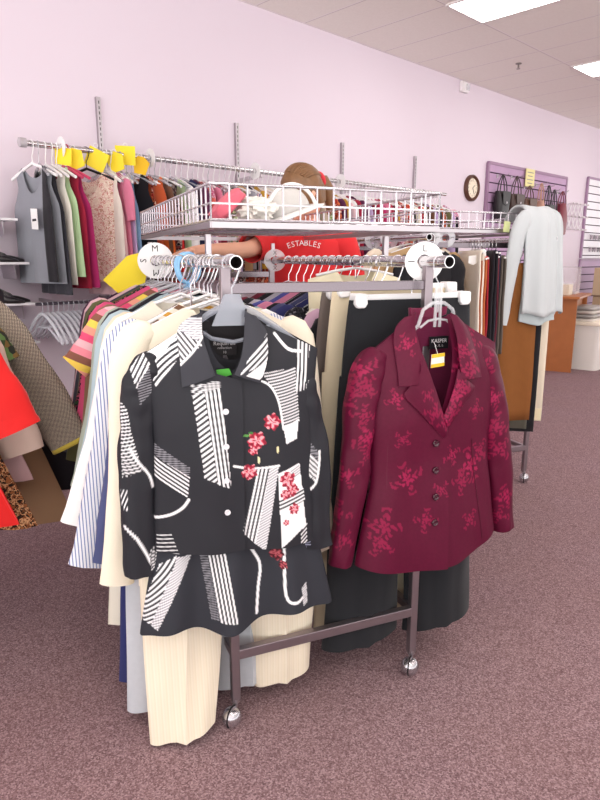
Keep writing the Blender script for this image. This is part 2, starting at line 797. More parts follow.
def carpet_mat():
    t = NT('mauve_carpet')
    vo = t.n('ShaderNodeTexVoronoi', i_Scale=270)
    t.l(t.coord(), vo.inputs['Vector'])
    sx = t.n('ShaderNodeSeparateColor')
    t.l(vo.outputs['Color'], sx.inputs[0])
    f1 = sx.outputs[0]
    f2 = t.noise(190, 2, .8)
    f3 = t.noise(2.2, 3, .5)
    r = t.n('ShaderNodeValToRGB')
    e = r.color_ramp.elements
    e[0].position, e[0].color = .15, lin('#574349')
    e[1].position, e[1].color = .85, lin('#bfa5a9')
    k = e.new(.5)
    k.color = lin('#8b7077')
    t.l(t.math('ADD', t.math('MULTIPLY', f1, .55), t.math('MULTIPLY', f2, .45)), r.inputs[0])
    c = t.mix(t.math('MULTIPLY', f3, .42), r.outputs[0], lin('#8a6c62'))
    t.base(c)
    t.b.inputs['Roughness'].default_value = .95
    t.b.inputs['Specular IOR Level'].default_value = .1
    t.bump(f1, .5, .004)
    return t.m


def ceiling_mat():
    t = NT('ceiling_tile')
    o = t.xyz()
    fx = t.math('FRACT', t.math('MULTIPLY', t.math('ADD', o[0], 48 - 4.14 + .007), 1 / .48))
    fy = t.math('FRACT', t.math('MULTIPLY', t.math('ADD', o[1], 95 - 2.80 + .007), 1 / .95))
    g = t.math('MAXIMUM', t.math('LESS_THAN', fx, .03), t.math('LESS_THAN', fy, .015))
    e = t.math('MAXIMUM', t.math('LESS_THAN', fx, .042), t.math('LESS_THAN', fy, .021))
    c = t.mix(t.noise(60, 3), lin('#f6f0ea'), lin('#ece5df'))
    c = t.mix(e, c, lin('#c6babb'))
    c = t.mix(g, c, lin('#f3ecea'))
    t.base(c)
    t.b.inputs['Roughness'].default_value = .9
    t.bump(t.noise(90, 2), .15)
    return t.m


m = MB()
m.box((5, 5, -.05), (18, 14, .1))
tag(m.build('floor', carpet_mat(), smooth=False), kind='structure')
m = MB()
m.box((5.5, -.1, CEIL + .05), (17, 7.9, .1))
o = m.build('ceiling', ceiling_mat(), rz=WB, smooth=False)
tag(o, kind='structure')
m = MB()
m.box((4.5, WD + .06, CEIL / 2), (19, .12, CEIL))
o = m.build('wall_left', wall_mat(), rz=WB, smooth=False)
tag(o, kind='structure')
m = MB()
m.box((4.5, WD - .008, .05), (19, .016, .1))
tag(m.build('baseboard_left', P('mauve_baseboard', '#8b7380', .6), rz=WB, smooth=False), kind='structure')
# ceiling lights
PANEL = P('light_diffuser', '#fffaf6', .5, emit=9.0)
FRAME_W = P('light_frame', '#e6e0de', .5)
LIGHTLAB = {}
def ceiling_light(w, n, label, group=None):
    g = thing('ceiling_light', label, 'ceiling light', U * w + N * n + Vector((0, 0, CEIL)), WB, group)
    f = MB()
    for a, b in (((-.24, .475), (.24, .475)), ((-.24, -.475), (.24, -.475))):
        f.bar((a[0], a[1], -.004), (b[0], b[1], -.004), .02, .012)
    for a, b in (((-.24, -.475), (-.24, .475)), ((.24, -.475), (.24, .475))):
        f.bar((a[0], a[1], -.004), (b[0], b[1], -.004), .02, .012)
    f.build('frame', FRAME_W, g, smooth=False)
    d = MB()
    d.box((0, 0, -.003), (.46, .93, .005))
    d.build('diffuser', PANEL, g, smooth=False)
    return g
ceiling_light(4.38, 2.325, 'bright ceiling light panel nearest the camera, cut off by the top edge')
ceiling_light(6.46, 2.325, 'bright ceiling light panel farther along, at the right edge of the photo')
for w, n in ((2.3, .42), (4.38, .42), (.22, .42), (6.46, .42), (.22, -1.48), (2.3, -1.48), (4.38, -1.48), (8.54, 2.325), (8.54, .42), (6.46, -1.48)):  # unseen panels, added to continue the ceiling rows and light the shop
    ceiling_light(w, n, 'ceiling light panel lighting the shop from outside the picture', 'ceiling lights out of the picture')
# sprinkler and wall sensor
g = thing('sprinkler', 'small sprinkler head hanging below the tiled ceiling', 'sprinkler', U * 5.78 + N * 3.1 + Vector((0, 0, CEIL)), WB)
m = MB(); m.lathe([(.028, -.001), (.028, -.006), (.008, -.008), (.007, -.03), (.012, -.034), (.004, -.038)], 12); m.build('stem', P('brass_grey', '#8f8580', .4, .7), g)
m = MB(); m.lathe([(.017, -.046), (.017, -.048)], 12); m.build('deflector', P('brass_grey', '#8f8580'), g)
w_, z_ = wall_at(465, 87, .03)
g = thing('alarm_strobe', 'small white alarm box high on the lavender wall by the ceiling', 'alarm', W(w_, .0, z_), WB)
m = MB(); m.box((0, -.022, 0), (.12, .04, .1)); m.build('housing', P('strobe_white', '#efe9ea', .4), g, bevel=.006)
m = MB(); m.box((.028, -.05, 0), (.045, .02, .06)); m.build('lens', CLEAR2, g, bevel=.004)

# =================================================================== WALL RAIL with its clothes
ROD_Z, ROD_OFF = 1.885, .28
g = thing('wall_hang_rail', 'long chrome hang rail fixed along the lavender wall', 'rail', W(1.37, ROD_OFF, ROD_Z), WB)
m = MB(); m.tube([(0, 0, 0), (3.9, 0, 0)], .016, 14); m.build('tube', CHROME, g)
m = MB(); m.tube([(-.03, 0, 0), (.004, 0, 0)], .024, 14); m.build('end_cap', P('grey_cap', '#b5aeb2', .4), g)
for i, (px, py) in enumerate(((98, 97), (237, 123), (343, 141), (416, 153))):
    w_, z_ = wall_at(px, py, .02)
    s_ = thing('wall_standard', ['slotted chrome wall standard behind the yellow size cards', 'slotted chrome wall standard left of the shop worker',
               'slotted chrome wall standard just right of the shop worker', 'slotted chrome wall standard nearest the round wall clock'][i], 'wall standard', W(w_, .0, .9), WB, 'wall standards')
    m = MB()
    m.box((0, -.012, (2.24 - .9) / 2), (.026, .024, 2.24 - .9))
    for k in range(44):
        m.box((0, -.0245, 1.31 - k * .03), (.005, .002, .017), 1)
    m.build('upright', [CHROME_DULL, DARKIN], s_, smooth=False)
    m = MB(); m.bar((0, -.02, ROD_Z - .9 - .04), (0, -ROD_OFF, ROD_Z - .9 - .022), .008, .03); m.build('bracket', CHROME, s_, smooth=False)

C = {  # cloth colours of the bulk of the stock
    'black': '#201e24', 'charcoal': '#3f3e45', 'navy': '#2b2f55', 'crimson': '#a3203d', 'coral': '#e0685f', 'rust': '#b5512c', 'olive': '#6d6a48',
    'cream': '#efe4cf', 'ivory': '#f3ecdf', 'pale pink': '#ecc5c9', 'rose pink': '#d77c97', 'plum': '#5d2b4d', 'lilac': '#c0a6cf', 'teal': '#3f8186',
    'sky blue': '#92b4d6', 'denim blue': '#5b719a', 'tan': '#c39d72', 'brown': '#6f4b38', 'grey': '#9b9aa2', 'white': '#f4f2f2', 'burgundy': '#6d1f35',
    'orange': '#e6702f', 'mint green': '#bcd8ab', 'mustard': '#cfa23a', 'bright red': '#d32c2e', 'magenta': '#b8306f', 'beige': '#d9c4b0', 'silver grey': '#8e9098'}
CM = {k: FAB('cloth_' + k.replace(' ', '_'), v, var=.12, vscale=14) for k, v in C.items()}
CM['floral beige'] = BLOTCH('floral_beige_print', ['#dcc7b5', '#e7d8c8', '#c98f85', '#ecdfd0', '#b98f7a'], 42)
CM['red print'] = BLOTCH('red_print', ['#b23130', '#e4764a', '#31202a', '#d9503f', '#f0d8c4'], 34)
CM['pink print'] = BLOTCH('pink_print', ['#e7a7b8', '#c2577f', '#f1dbe0', '#8f5fa0'], 34)
CM['black print'] = BLOTCH('black_print', ['#201d24', '#3a2b36', '#c9b9b2', '#201d24', '#8a4a48'], 38)
CM['green print'] = BLOTCH('green_print', ['#7f9a5b', '#d5dcb4', '#43523b', '#e3b8a6'], 38)
CM['striped'] = STRIPE('pink_white_stripe', ['#f0e4e4', '#c98398', '#f0e4e4', '#7d6f95'], .03)


def top_template(kind):
    mb = MB()
    if kind == 'sleeveless top':
        g = Garment(zn=-.11, nw=.075, sw=.15, sd=.04, widths=[(0, .15), (.12, .135), (.3, .19), (1, .2)], hem=-.72, neck=.14, backneck=.06, fold=.008, wr=.004, depth=[(0, .006), (.3, .018), (1, .02)], seed=1)
    elif kind == 'camisole':
        g = Garment(zn=-.11, nw=.08, sw=.11, sd=.02, widths=[(0, .11), (.15, .12), (.3, .18), (1, .21)], hem=-.74, neck=.2, backneck=.18, fold=.01, wr=.004, depth=[(0, .005), (.3, .018), (1, .022)], seed=2)
    elif kind == 'blouse':
        g = Garment(zn=-.11, nw=.07, sw=.19, sd=.075, widths=[(0, .19), (.3, .19), (1, .21)], hem=-.7, neck=.07, fold=.008, wr=.005, depth=[(0, .008), (.3, .02), (1, .022)], seed=3)
    elif kind == 'skirted top':
        g = Garment(zn=-.11, nw=.07, sw=.17, sd=.06, widths=[(0, .17), (.3, .18), (.5, .17), (1, .24)], hem=-.8, neck=.12, fold=.016, wr=.005, depth=[(0, .008), (.3, .018), (1, .028)], seed=4)
    else:
        g = Garment(zn=-.11, nw=.075, sw=.19, sd=.075, widths=[(0, .19), (.3, .185), (1, .2)], hem=-.68, neck=.05, fold=.007, wr=.004, depth=[(0, .008), (.3, .018), (1, .02)], seed=5)
    g.sheet(mb, True, 14, 18)
    g.sheet(mb, False, 14, 18)
    if kind in ('blouse', 'knit top', 'skirted top'):
        L_ = {'blouse': .48, 'knit top': .22, 'skirted top': .18}[kind]
        for sg in (-1, 1):
            x0, z0 = sg * (g.sw - .035), g.zn - g.sd + .005
            sleeve(mb, [(x0, z0 + .02), (x0 + sg * .03, z0 - .08), (x0 + sg * (.03 + L_ * .06), z0 - L_)], [.045, .05, .045], [.016, .02, .018], n=10, m=8, seed=sg, wr=.004)
    return mb


def side_facing():
    return WB - PI / 2


TEMPL = {}
for k in ('sleeveless top', 'camisole', 'blouse', 'skirted top', 'knit top'):
    TEMPL[k] = None
wh_mesh = {}


def wall_hanger(loc, rz, mat, label, group):
    key = 'h'
    if key not in wh_mesh:
        mb = MB()
        mb.tube(hook_pts(.02, .1), .0026, 5)
        mb.tube([(-.185, 0, -.17), (-.09, 0, -.13), (0, 0, -.098), (.09, 0, -.13), (.185, 0, -.17)], .008, 6)
        o = mb.build('clothes_hanger', WHITE_PL, loc=loc, rz=rz)
        wh_mesh[key] = o
    else:
        o = wh_mesh[key].copy()
        COL.objects.link(o)
        o.location = loc
        o.rotation_euler = (0, 0, rz)
    setmat(o, mat)
    tag(o, label, 'hanger', group)
    return o


def wall_top(loc, rz, kind, color, label, group, sc=1.0):
    nm = kind.replace(' ', '_').replace('top', 'shirt')
    if TEMPL[kind] is None:
        o = top_template(kind).build(nm, CM[color], loc=loc, rz=rz)
        TEMPL[kind] = o
    else:
        o = TEMPL[kind].copy()
        COL.objects.link(o)
        o.location = loc
        o.rotation_euler = (0, 0, rz)
    o.scale = (1, 1, sc)
    setmat(o, CM[color])
    tag(o, label, 'top', group)
    return o


first = [('silver grey', 'sleeveless top', 1.40), ('black', 'sleeveless top', 1.435), ('charcoal', 'camisole', 1.47), ('ivory', 'sleeveless top', 1.505), ('mint green', 'camisole', 1.53), ('crimson', 'sleeveless top', 1.565),
         ('magenta', 'camisole', 1.59), ('floral beige', 'sleeveless top', 1.70), ('pale pink', 'camisole', 1.79), ('ivory', 'sleeveless top', 1.82), ('rose pink', 'knit top', 1.845), ('lilac', 'camisole', 1.88), ('white', 'sleeveless top', 1.91),
         ('sky blue', 'camisole', 1.945), ('black', 'sleeveless top', 1.98), ('rust', 'knit top', 2.02), ('red print', 'sleeveless top', 2.06), ('orange', 'camisole', 2.10), ('brown', 'knit top', 2.135), ('black print', 'sleeveless top', 2.17), ('bright red', 'camisole', 2.205),
         ('mint green', 'sleeveless top', 2.245), ('white', 'blouse', 2.285), ('navy', 'sleeveless top', 2.325), ('plum', 'knit top', 2.37), ('coral', 'knit top', 2.41), ('pink print', 'blouse', 2.45)]
rest_cols = ['black print', 'red print', 'pink print', 'green print', 'striped', 'floral beige', 'brown', 'rust', 'white', 'grey', 'charcoal', 'cream', 'black print', 'beige', 'navy', 'rose pink', 'crimson', 'pale pink', 'coral', 'white', 'burgundy', 'lilac', 'pink print', 'black', 'ivory', 'red print', 'plum', 'teal', 'denim blue', 'grey', 'green print', 'striped', 'magenta', 'black', 'white', 'tan', 'olive', 'mustard', 'crimson', 'sky blue']
seq = list(first)
w_ = 2.49
rs = random.Random(3)
used = set()
kinds_ = list(TEMPL)
while w_ < 5.2:
    for _ in range(60):
        c = rs.choice(rest_cols)
        if c != seq[-1][0] and (seq[-2][0], seq[-1][0], c) not in used:
            break
    used.add((seq[-2][0], seq[-1][0], c))
    seq.append((c, rs.choice(['blouse', 'knit top', 'blouse', 'sleeveless top']), w_))
    w_ += rs.uniform(.034, .048)
LABU = set()
GRP, GRH = 'tops on the long wall rail', 'hangers on the long wall rail'
for i, (c, k, w_) in enumerate(seq):
    pc = seq[i - 1][0] if i else None
    nc = seq[i + 1][0] if i + 1 < len(seq) else None
    if pc is None:
        where = 'first on the wall rail by the shoe shelves'
    elif nc is None:
        where = 'last on the wall rail toward the wall clock'
    else:
        where = 'on the wall rail between %s and %s garments' % (pc, nc)
    lab = '%s %s %s' % (c, k, where)
    if lab in LABU:
        lab += ' ' + ('nearer the yellow cards' if w_ < 3 else 'nearer the clock')
    LABU.add(lab)
    rz = side_facing() + rs.uniform(-.2, .2) + (.62 if i == 7 else .2 if i == 0 else 0)
    sc = 1.0 + (rs.uniform(-.08, .08))
    if i in (0, 7):
        sc = 1.0
    wall_top(W(w_, ROD_OFF, ROD_Z), rz, k, c, lab, GRP, sc)
    hm = WHITE_PL
    if i in (5, 6):
        hm = P('pink_hanger', '#d43d6b', .4)
    elif i == 7:
        hm = BLACK_PL
    elif rs.random() < (.3 if w_ < 2.6 else .08):
        hm = CLEAR2
    word = {'white_plastic': 'white', 'pink_hanger': 'pink', 'black_plastic': 'black', 'clear_grey_plastic': 'clear'}[hm.name]
    hl = '%s hanger carrying the %s %s %s' % (word, c, k, where.replace('on the wall rail ', '').replace('garments', 'ones'))
    if hl in LABU:
        hl += ' by clock' if w_ >= 3 else ' by cards'
    LABU.add(hl)
    wall_hanger(W(w_, ROD_OFF, ROD_Z), rz, hm, hl, GRH)
# price ticket on the grey top
g = thing('price_ticket', 'white paper price ticket on the silver grey sleeveless top', 'ticket', W(1.40, ROD_OFF, ROD_Z), side_facing())
m = MB(); m.prism([(.02, -.33), (.1, -.335), (.098, -.44), (.018, -.435)], -.042, -.039); m.build('card', WHITE_CARD, g, smooth=False)
m = MB(); m.box((.06, -.0425, -.39), (.05, .0008, .012)); m.build('print', INK, g, smooth=False)
# yellow size cards and white divider rings on the wall rail
ycards = [(62, 157, .1, YELLOW, 'left pale yellow size card on the wall rail, sticking out flat'), (72, 160, .11, YELLOW, 'yellow size card above the beige floral top'), (95, 160, .12, YELLOW, 'yellow size card just right of the tall wall standard base'),
          (113, 163, .11, YELLOW, 'yellow size card third along, low between two higher cards'), (124, 156, .12, YELLOW, 'large bright yellow size card tilted above the red tops'), (138, 166, .1, YELLOW_O, 'amber yellow size card, last of the row of yellow cards')]
for i, (px, py, sz, mt, lab) in enumerate(ycards):
    w_, z_ = wall_at(px, py, ROD_OFF)
    o = W(w_, ROD_OFF + .02, z_)
    g = thing('size_card', lab, 'size card', o, WB - .9 + .15 * (i % 3), 'yellow size cards on the wall rail')
    a = .35 * math.sin(i * 2.3)
    pts = [(-.5, .42), (.1, .55), (.52, .3), (.45, -.42), (-.2, -.5)] if i % 2 else [(-.45, .5), (.5, .38), (.42, -.5), (-.5, -.36)]
    pts = [((x * math.cos(a) - z * math.sin(a)) * sz, (x * math.sin(a) + z * math.cos(a)) * sz) for x, z in pts]
    m = MB(); m.prism(pts, -.003, 0); m.build('card', mt, g, smooth=False)
    m = MB(); m.tube([(.012 * math.cos(t), -.001, .012 * math.sin(t) + max(p[1] for p in pts)) for t in np.linspace(0, 2 * PI, 14)[:-1]], .002, 5, closed=True)
    m.build('ring', WHITE_PL, g)


def ring_disc(name, label, loc, rz, rad, group, letters=None, mat=WHITE_PL, hole=.02):
    g = thing(name, label, 'size divider', loc, rz, group)
    m = MB()
    n = 32
    ro = [(rad * math.cos(2 * PI * j / n), rad * math.sin(2 * PI * j / n)) for j in range(n)]
    ri = [(hole * math.cos(2 * PI * j / n), hole * math.sin(2 * PI * j / n)) for j in range(n)]
    v = [(x, -.0015, z) for x, z in ro] + [(x, -.0015, z) for x, z in ri] + [(x, .0015, z) for x, z in ro] + [(x, .0015, z) for x, z in ri]
    f = []
    for j in range(n):
        k = (j + 1) % n
        f += [(j, k, n + k, n + j), (2 * n + j, 3 * n + j, 3 * n + k, 2 * n + k), (j, 2 * n + j, 2 * n + k, k), (n + j, n + k, 3 * n + k, 3 * n + j)]
    m.add(v, f)
    m.build('disc', mat, g, smooth=False)
    if letters:
        for i, ch in enumerate(letters):
            q = MB()
            a = PI / 2 - i * 2 * PI / len(letters)
            cx, cz = rad * .66 * math.cos(a), rad * .66 * math.sin(a)
            ca, sa = math.cos(a - PI / 2), math.sin(a - PI / 2)
            text_mb(q, ch, rad * .5, lambda x, y: (cx + x * ca - y * sa, -.002, cz + x * sa + y * ca))
            q.build('letter', INK, g, smooth=False)
    return g


for px, py, lab in ((61, 150, 'white round size divider on the wall rail above the magenta top'), (150, 158, 'white round size divider on the wall rail right of the yellow cards'),
                    (255, 172, 'white round size divider on the wall rail left of the worker'), (340, 178, 'white round size divider on the wall rail right of the worker')):
    w_, z_ = wall_at(px, py, ROD_OFF)
    ring_disc('size_divider', lab, W(w_, ROD_OFF, ROD_Z), side_facing(), .055, 'round size dividers', hole=.018)
# dark red garment hanging low on the wall behind
# =================================================================== LOW CLEAR HANGERS, SHOE SHELVES
w0, z0 = 1.36, 1.05
g = thing('low_hang_rail', 'short dark hang rail low on the wall holding empty clear hangers', 'rail', W(w0, .25, z0), WB)
m = MB(); m.tube([(0, 0, 0), (.55, 0, 0)], .009, 10); m.build('tube', P('dark_rail', '#5c5560', .4, .6), g)
for x in (.12, .5):
    m = MB(); m.bar((x, 0, 0), (x, .25, .01), .008, .02); m.build('bracket', CHROME_DULL, g, smooth=False)
first_h = None
for i in range(17):
    w_ = w0 + .03 + i * .03
    if first_h is None:
        mb = MB()
        mb.tube(hook_pts(.014, .06), .0022, 6)
        mb.tube(catmull([(-.2, 0, -.21), (-.12, 0, -.12), (-.03, 0, -.062), (.03, 0, -.062), (.12, 0, -.12), (.2, 0, -.21)], 18), .011, 8, flat=.7)
        mb.tube([(-.17, 0, -.2), (-.06, 0, -.13), (.06, 0, -.13), (.17, 0, -.2)], .006, 6)
        o = first_h = mb.build('clear_hanger', clear_mat('clear_hanger_plastic', '#eef0f8', .55))
    else:
        o = first_h.copy()
        COL.objects.link(o)
    o.location = W(w_, .25, z0)
    o.rotation_euler = (0, 0, side_facing() + .1 + .02 * math.sin(i * 5))
    tag(o, 'empty clear plastic hanger in the bunch on the low wall rail', 'hanger', 'empty clear hangers on the low rail')

SHELF = P('white_shelf', '#f1eef2', .3)
SHOE = P('shoe_leather', '#1f1b1f', .3, spec=.6)
SHOE_IN = P('shoe_lining', '#574a48', .8)
def shoe(label, loc, rz, heel=.05, mat=SHOE, group='dark shoes on the wall shelves'):
    g = thing('shoe', label, 'shoe', loc, rz, group)
    L_, n, k = .235, 16, 14
    rows, inner = [], []
    for i in range(n + 1):
        t = i / n                       # 0 heel .. 1 toe
        x = -L_ / 2 + L_ * t
        w = .029 * (1 - max(0, (t - .8) / .2) ** 2 * .85) * (.82 + .3 * math.exp(-((t - .68) / .22) ** 2)) * (1 - max(0, (.08 - t) / .08) ** 2 * .5)
        base = heel * max(0, 1 - t / .62) ** 1.2 + .004
        top = base + (.052 - .008 * t if t < .12 else .05 * (1 - max(0, (t - .12)) ** .8 * .35) if t < .62 else .034 - .026 * ((t - .62) / .38) ** 1.5)
        ring = []
        for j in range(k):
            a = PI * j / (k - 1)
            if t < .6:
                ring.append((x, w * math.cos(a), base + (top - base) * min(1, math.sin(a) * 1.6 + .0) * (1 if abs(math.cos(a)) > .55 else .25)))
            else:
                ring.append((x, w * math.cos(a), base + (top - base) * max(0, math.sin(a)) ** .6))
        rows.append(ring)
    m = MB(); m.grid(rows); m.build('upper', mat, g, solid=.003)
    m = MB()
    sl = []
    for r in rows:
        y = r[0][1]
        sl.append([(r[0][0], y * 1.05, r[0][2] + .001), (r[0][0], -y * 1.05, r[0][2] + .001), (r[0][0], -y * 1.05, r[0][2] - .004), (r[0][0], y * 1.05, r[0][2] - .004)])
    m.grid(sl, wrap=True); m.build('sole', P('shoe_sole', '#2e2626', .6), g)
    m = MB(); m.bar((-L_ / 2 + .022, 0, heel + .002), (-L_ / 2 + .018, 0, 0), .032, .034); m.build('heel', mat, g, bevel=.004)
    return g
for i, (zz, wend) in enumerate(((1.506, 1.31), (1.278, 1.35), (1.06, 1.37), (.845, 1.37))):
    names = ['top white wall shelf at the left edge with no shoes in view', 'second white wall shelf from the top, with black pumps', 'third white wall shelf from the top, below the black pumps', 'lowest white wall shelf, with dark shoes and a green one']
    s_ = thing('shoe_shelf', names[i], 'shelf', W(wend - .35, .0, zz), WB, 'white shoe shelves on the wall')
    m = MB(); m.box((0, -.12, -.006), (.7, .24, .012)); m.build('board', SHELF, s_, smooth=False)
    m = MB(); m.prism([(.28, -.012), (.288, -.012), (.288, -.09), (.28, -.03)], -.2, -.001); m.build('bracket', CHROME_DULL, s_, smooth=False)
rz_ = WB + .9
GREEN_S = P('green_shoe', '#3f8a3d', .4)
shoe('black pump on the second wall shelf, nearer the wall shelf end', W(1.25, .12, 1.278), WB - .35)
shoe('black pump on the second wall shelf, at the picture edge', W(1.19, .19, 1.278), WB - .2)
shoe('black heeled shoe on the third wall shelf, right one of the two', W(1.26, .11, 1.06), WB - .5, .07)
shoe('black heeled shoe on the third wall shelf, left one of the two', W(1.2, .19, 1.06), WB - .4, .07)
shoe('black flat shoe on the lowest wall shelf behind the green shoe', W(1.26, .08, .845), WB - .2, .02)
shoe('green shoe on the lowest wall shelf', W(1.23, .18, .845), WB - .3, .02, GREEN_S)
# =================================================================== CLOCK, SLATWALLS, BAGS ON THE WALL
w_, z_ = wall_at(473, 188, .03)
g = thing('wall_clock', 'round brown-rimmed clock with a cream face on the lavender wall', 'clock', W(w_, .0, z_), WB)
Mx = Matrix.Rotation(PI / 2, 4, 'X')
m = MB(); m.lathe([(.135, 0), (.135, .03), (.118, .045), (.1, .03), (.098, .022)], 40, M=Mx); m.build('rim', P('clock_wood', '#5b3a2d', .35, bump=.05), g)
m = MB(); m.lathe([(.104, .018), (.104, .024)], 40, M=Mx); m.build('face', P('clock_face', '#eee2cc', .5), g)
m = MB()
for k, ch in enumerate(['12', '1', '2', '3', '4', '5', '6', '7', '8', '9', '10', '11']):
    a = PI / 2 - k * PI / 6
    cx, cz = .078 * math.cos(a), .078 * math.sin(a)
    text_mb(m, ch, .03, lambda x, y: (cx + x, -.0248, cz + y))
m.build('numerals', INK, g, smooth=False)
for nm, a, L_ in (('hour_hand', .9, .045), ('minute_hand', 2.6, .07)):
    m = MB(); m.bar((0, -.027, 0), (L_ * math.sin(a), -.027, L_ * math.cos(a)), .002, .006); m.build(nm, INK, g, smooth=False)

SLAT = P('mauve_slat', '#b995b8', .5, var=.1)
SLAT_D = P('slat_groove', '#4a3147', .8)
SLATW = P('white_slat', '#eeeaf0', .4)
def slatwall(label, w0, w1, z0, z1, m1, frame_mat, step=.105):
    g = thing('slatwall', label, 'slatwall', W(w0, 0, z0), WB)
    m = MB()
    ww, hh = w1 - w0, z1 - z0
    m.box((ww / 2, -.008, hh / 2), (ww, .012, hh), 1)
    k = 0
    z = hh
    while z > .02:
        b = max(0, z - step + .014)
        m.box((ww / 2, -.02, (z + b) / 2), (ww, .014, z - b), 0)
        z -= step
    m.build('slats', [m1, SLAT_D], g, smooth=False)
    m = MB()
    for a, b in (((0, 0), (0, hh)), ((ww, 0), (ww, hh)), ((0, hh), (ww, hh))):
        m.bar((a[0], -.018, a[1]), (b[0], -.018, b[1]), .036, .03)
    m.build('frame', frame_mat, g, smooth=False)
    return g
slatwall('mauve slatted wall panel hung with handbags', 6.47, 8.45, .3, 2.315, SLAT, P('slat_frame', '#9d7d98', .5))
slatwall('white slatted wall panel with mauve edge at the right of the photo', 9.14, 11.2, 1.30, 2.38, SLATW, P('slat_frame2', '#a283a0', .5))
slatwall('lower mauve slatted panel under the white one', 9.14, 11.2, .3, 1.27, SLAT, P('slat_frame2', '#a283a0', .5))


def handbag(label, w_, ztop, zbody, wid, hgt, col, off=.1, strapw=.012, rough=.45, style='box', yaw=0):
    """hangs from a hook at ztop; body top at zbody"""
    hk = thing('slatwall_hook', 'chrome hook holding the ' + label.split(' hanging')[0], 'hook', W(w_, 0, ztop), WB, 'slatwall hooks')
    m = MB(); m.tube([(0, -.02, 0), (0, -off - .06, 0), (0, -off - .07, .02)], .004, 6); m.build('peg', CHROME_DULL, hk)
    m = MB(); m.box((0, -.03, .0), (.03, .006, .04)); m.build('plate', CHROME_DULL, hk, smooth=False)
    g = thing('handbag', label, 'bag', W(w_, off, ztop), WB + yaw, 'handbags on the slatted wall')
    mt = P('bag_' + col.strip('#'), col, rough, spec=.5, bump=.2, bscale=120, var=.15, vscale=30)
    b = zbody - ztop
    rows = []
    for i in range(10):
        t = i / 9
        z = b - hgt * t
        w = wid / 2 * (.82 + .18 * math.sin(PI * min(1, t * .75 + .25))) if style == 'box' else wid / 2 * (.45 + .55 * t ** .7)
        d = .018 + .04 * math.sin(PI * (.15 + .7 * t))
        ring = []
        for j in range(24):
            a = 2 * PI * j / 24
            ca, sa = math.cos(a), math.sin(a)
            ring.append((w * math.copysign(abs(ca) ** .5, ca), -d * math.copysign(abs(sa) ** .7, sa) + .004 * noise.noise(Vector((ca * 2, t * 4, w_ * 7))), z))
        rows.append(ring)
    rows = [[(p[0] * .9, p[1] * .4, rows[0][0][2] - .004) for p in rows[0]]] + rows + [[(p[0] * .8, p[1] * .5, rows[-1][0][2] - .01) for p in rows[-1]]]
    m = MB(); m.grid(rows, wrap=True)
    n_ = 24
    m.f.append(tuple(range(n_))); m.m.append(0)
    m.f.append(tuple(len(m.v) - n_ + i for i in range(n_))[::-1]); m.m.append(0)
    m.build('body', mt, g)
    sx = wid * .33
    for y in (-.015, .015):
        m = MB()
        m.tube(catmull([(-sx, y, b - .02), (-sx * .75, y, b * .5), (-.012, y * .4, -.002), (0, y * .3, .006), (.012, y * .4, -.002), (sx * .75, y, b * .5), (sx, y, b - .02)], 22), strapw * .5, 6)
        m.build('strap', mt, g)
    if style == 'box':
        m = MB(); m.prism([(-wid * .36, b), (wid * .36, b), (wid * .3, b - hgt * .45), (0, b - hgt * .52), (-wid * .3, b - hgt * .45)], -.064, -.058)
        fl = m.build('flap', mt, g, bevel=.003)
        m = MB(); m.lathe([(.012, 0), (.012, .004), (.005, .006)], 12, M=Matrix.Translation((0, -.064, b - hgt * .4)) @ Matrix.Rotation(PI / 2, 4, 'X')); m.build('clasp', CHROME_DULL, fl)
    return g


handbag('black handbag with a tall looped strap hanging first on the mauve panel', 6.66, 2.19, 2.02, .24, .3, '#221c20')
handbag('dark brown handbag with a tall looped strap hanging second on the mauve panel', 6.98, 2.2, 2.01, .28, .24, '#46302a')
handbag('brown shoulder bag hanging third, under the yellow sign', 7.30, 2.12, 1.98, .26, .24, '#5a3b2c')
handbag('tall tan fabric bag hanging in the middle of the mauve panel', 7.60, 2.17, 1.98, .15, .34, '#c99c88', style='soft', rough=.8)
handbag('black shoulder bag hanging right of the tan bag', 7.80, 2.16, 1.94, .2, .3, '#241d22')
handbag('dark grey handbag hanging lower between black and red bags', 7.96, 2.12, 1.86, .22, .26, '#3c3238')
handbag('dark red slouchy handbag hanging at the right end of the panel', 8.2, 2.12, 1.98, .26, .38, '#7e2436', style='soft')
w_, z_ = wall_at(530, 178, .05)
g = thing('price_sign', 'small pale yellow sign on the mauve panel above the bags', 'sign', W(w_, .05, z_), WB)
m = MB(); m.prism([(-.11, -.1), (.11, -.1), (.11, .1), (-.11, .1)], -.003, .003); m.build('card', P('pale_yellow', '#e9dfa0', .6), g, smooth=False)
m = MB()
for k in range(4):
    m.box((0, -.0035, .06 - .04 * k), (.15 - .03 * (k % 2), .0008, .008))
m.build('print', GREYINK, g, smooth=False)
# accordion peg rack
wa, za = wall_at(568, 217, .03)
wb, zb = wall_at(583, 217, .03)
g = thing('accordion_peg_rack', 'white accordion peg rack on the wall between the two slatted panels', 'peg rack', W((wa + wb) / 2, 0, (za + zb) / 2), WB)
m = MB()
span = (wb - wa) / 2
for row in (-1, 1):
    for k in range(4):
        x0, x1 = -span + k * span / 2, -span + (k + 1) * span / 2
        for s in (-1, 1):
            m.bar((x0, -.02 - .006 * (s > 0), row * .09 + s * .075), (x1, -.02 - .006 * (s > 0), row * .09 - s * .075), .006, .02)
m.build('lattice', P('peg_white', '#e9e2e6', .4), g, smooth=False)
for row in (-.165, 0, .165):
    for k in range(5):
        m = MB(); x = -span + k * span / 2
        m.lathe([(.008, 0), (.008, .06), (.013, .065), (.013, .078)], 8, M=Matrix.Translation((x, -.02, row)) @ Matrix.Rotation(PI / 2, 4, 'X')); m.build('peg', P('peg_white', '#e9e2e6', .4), g)
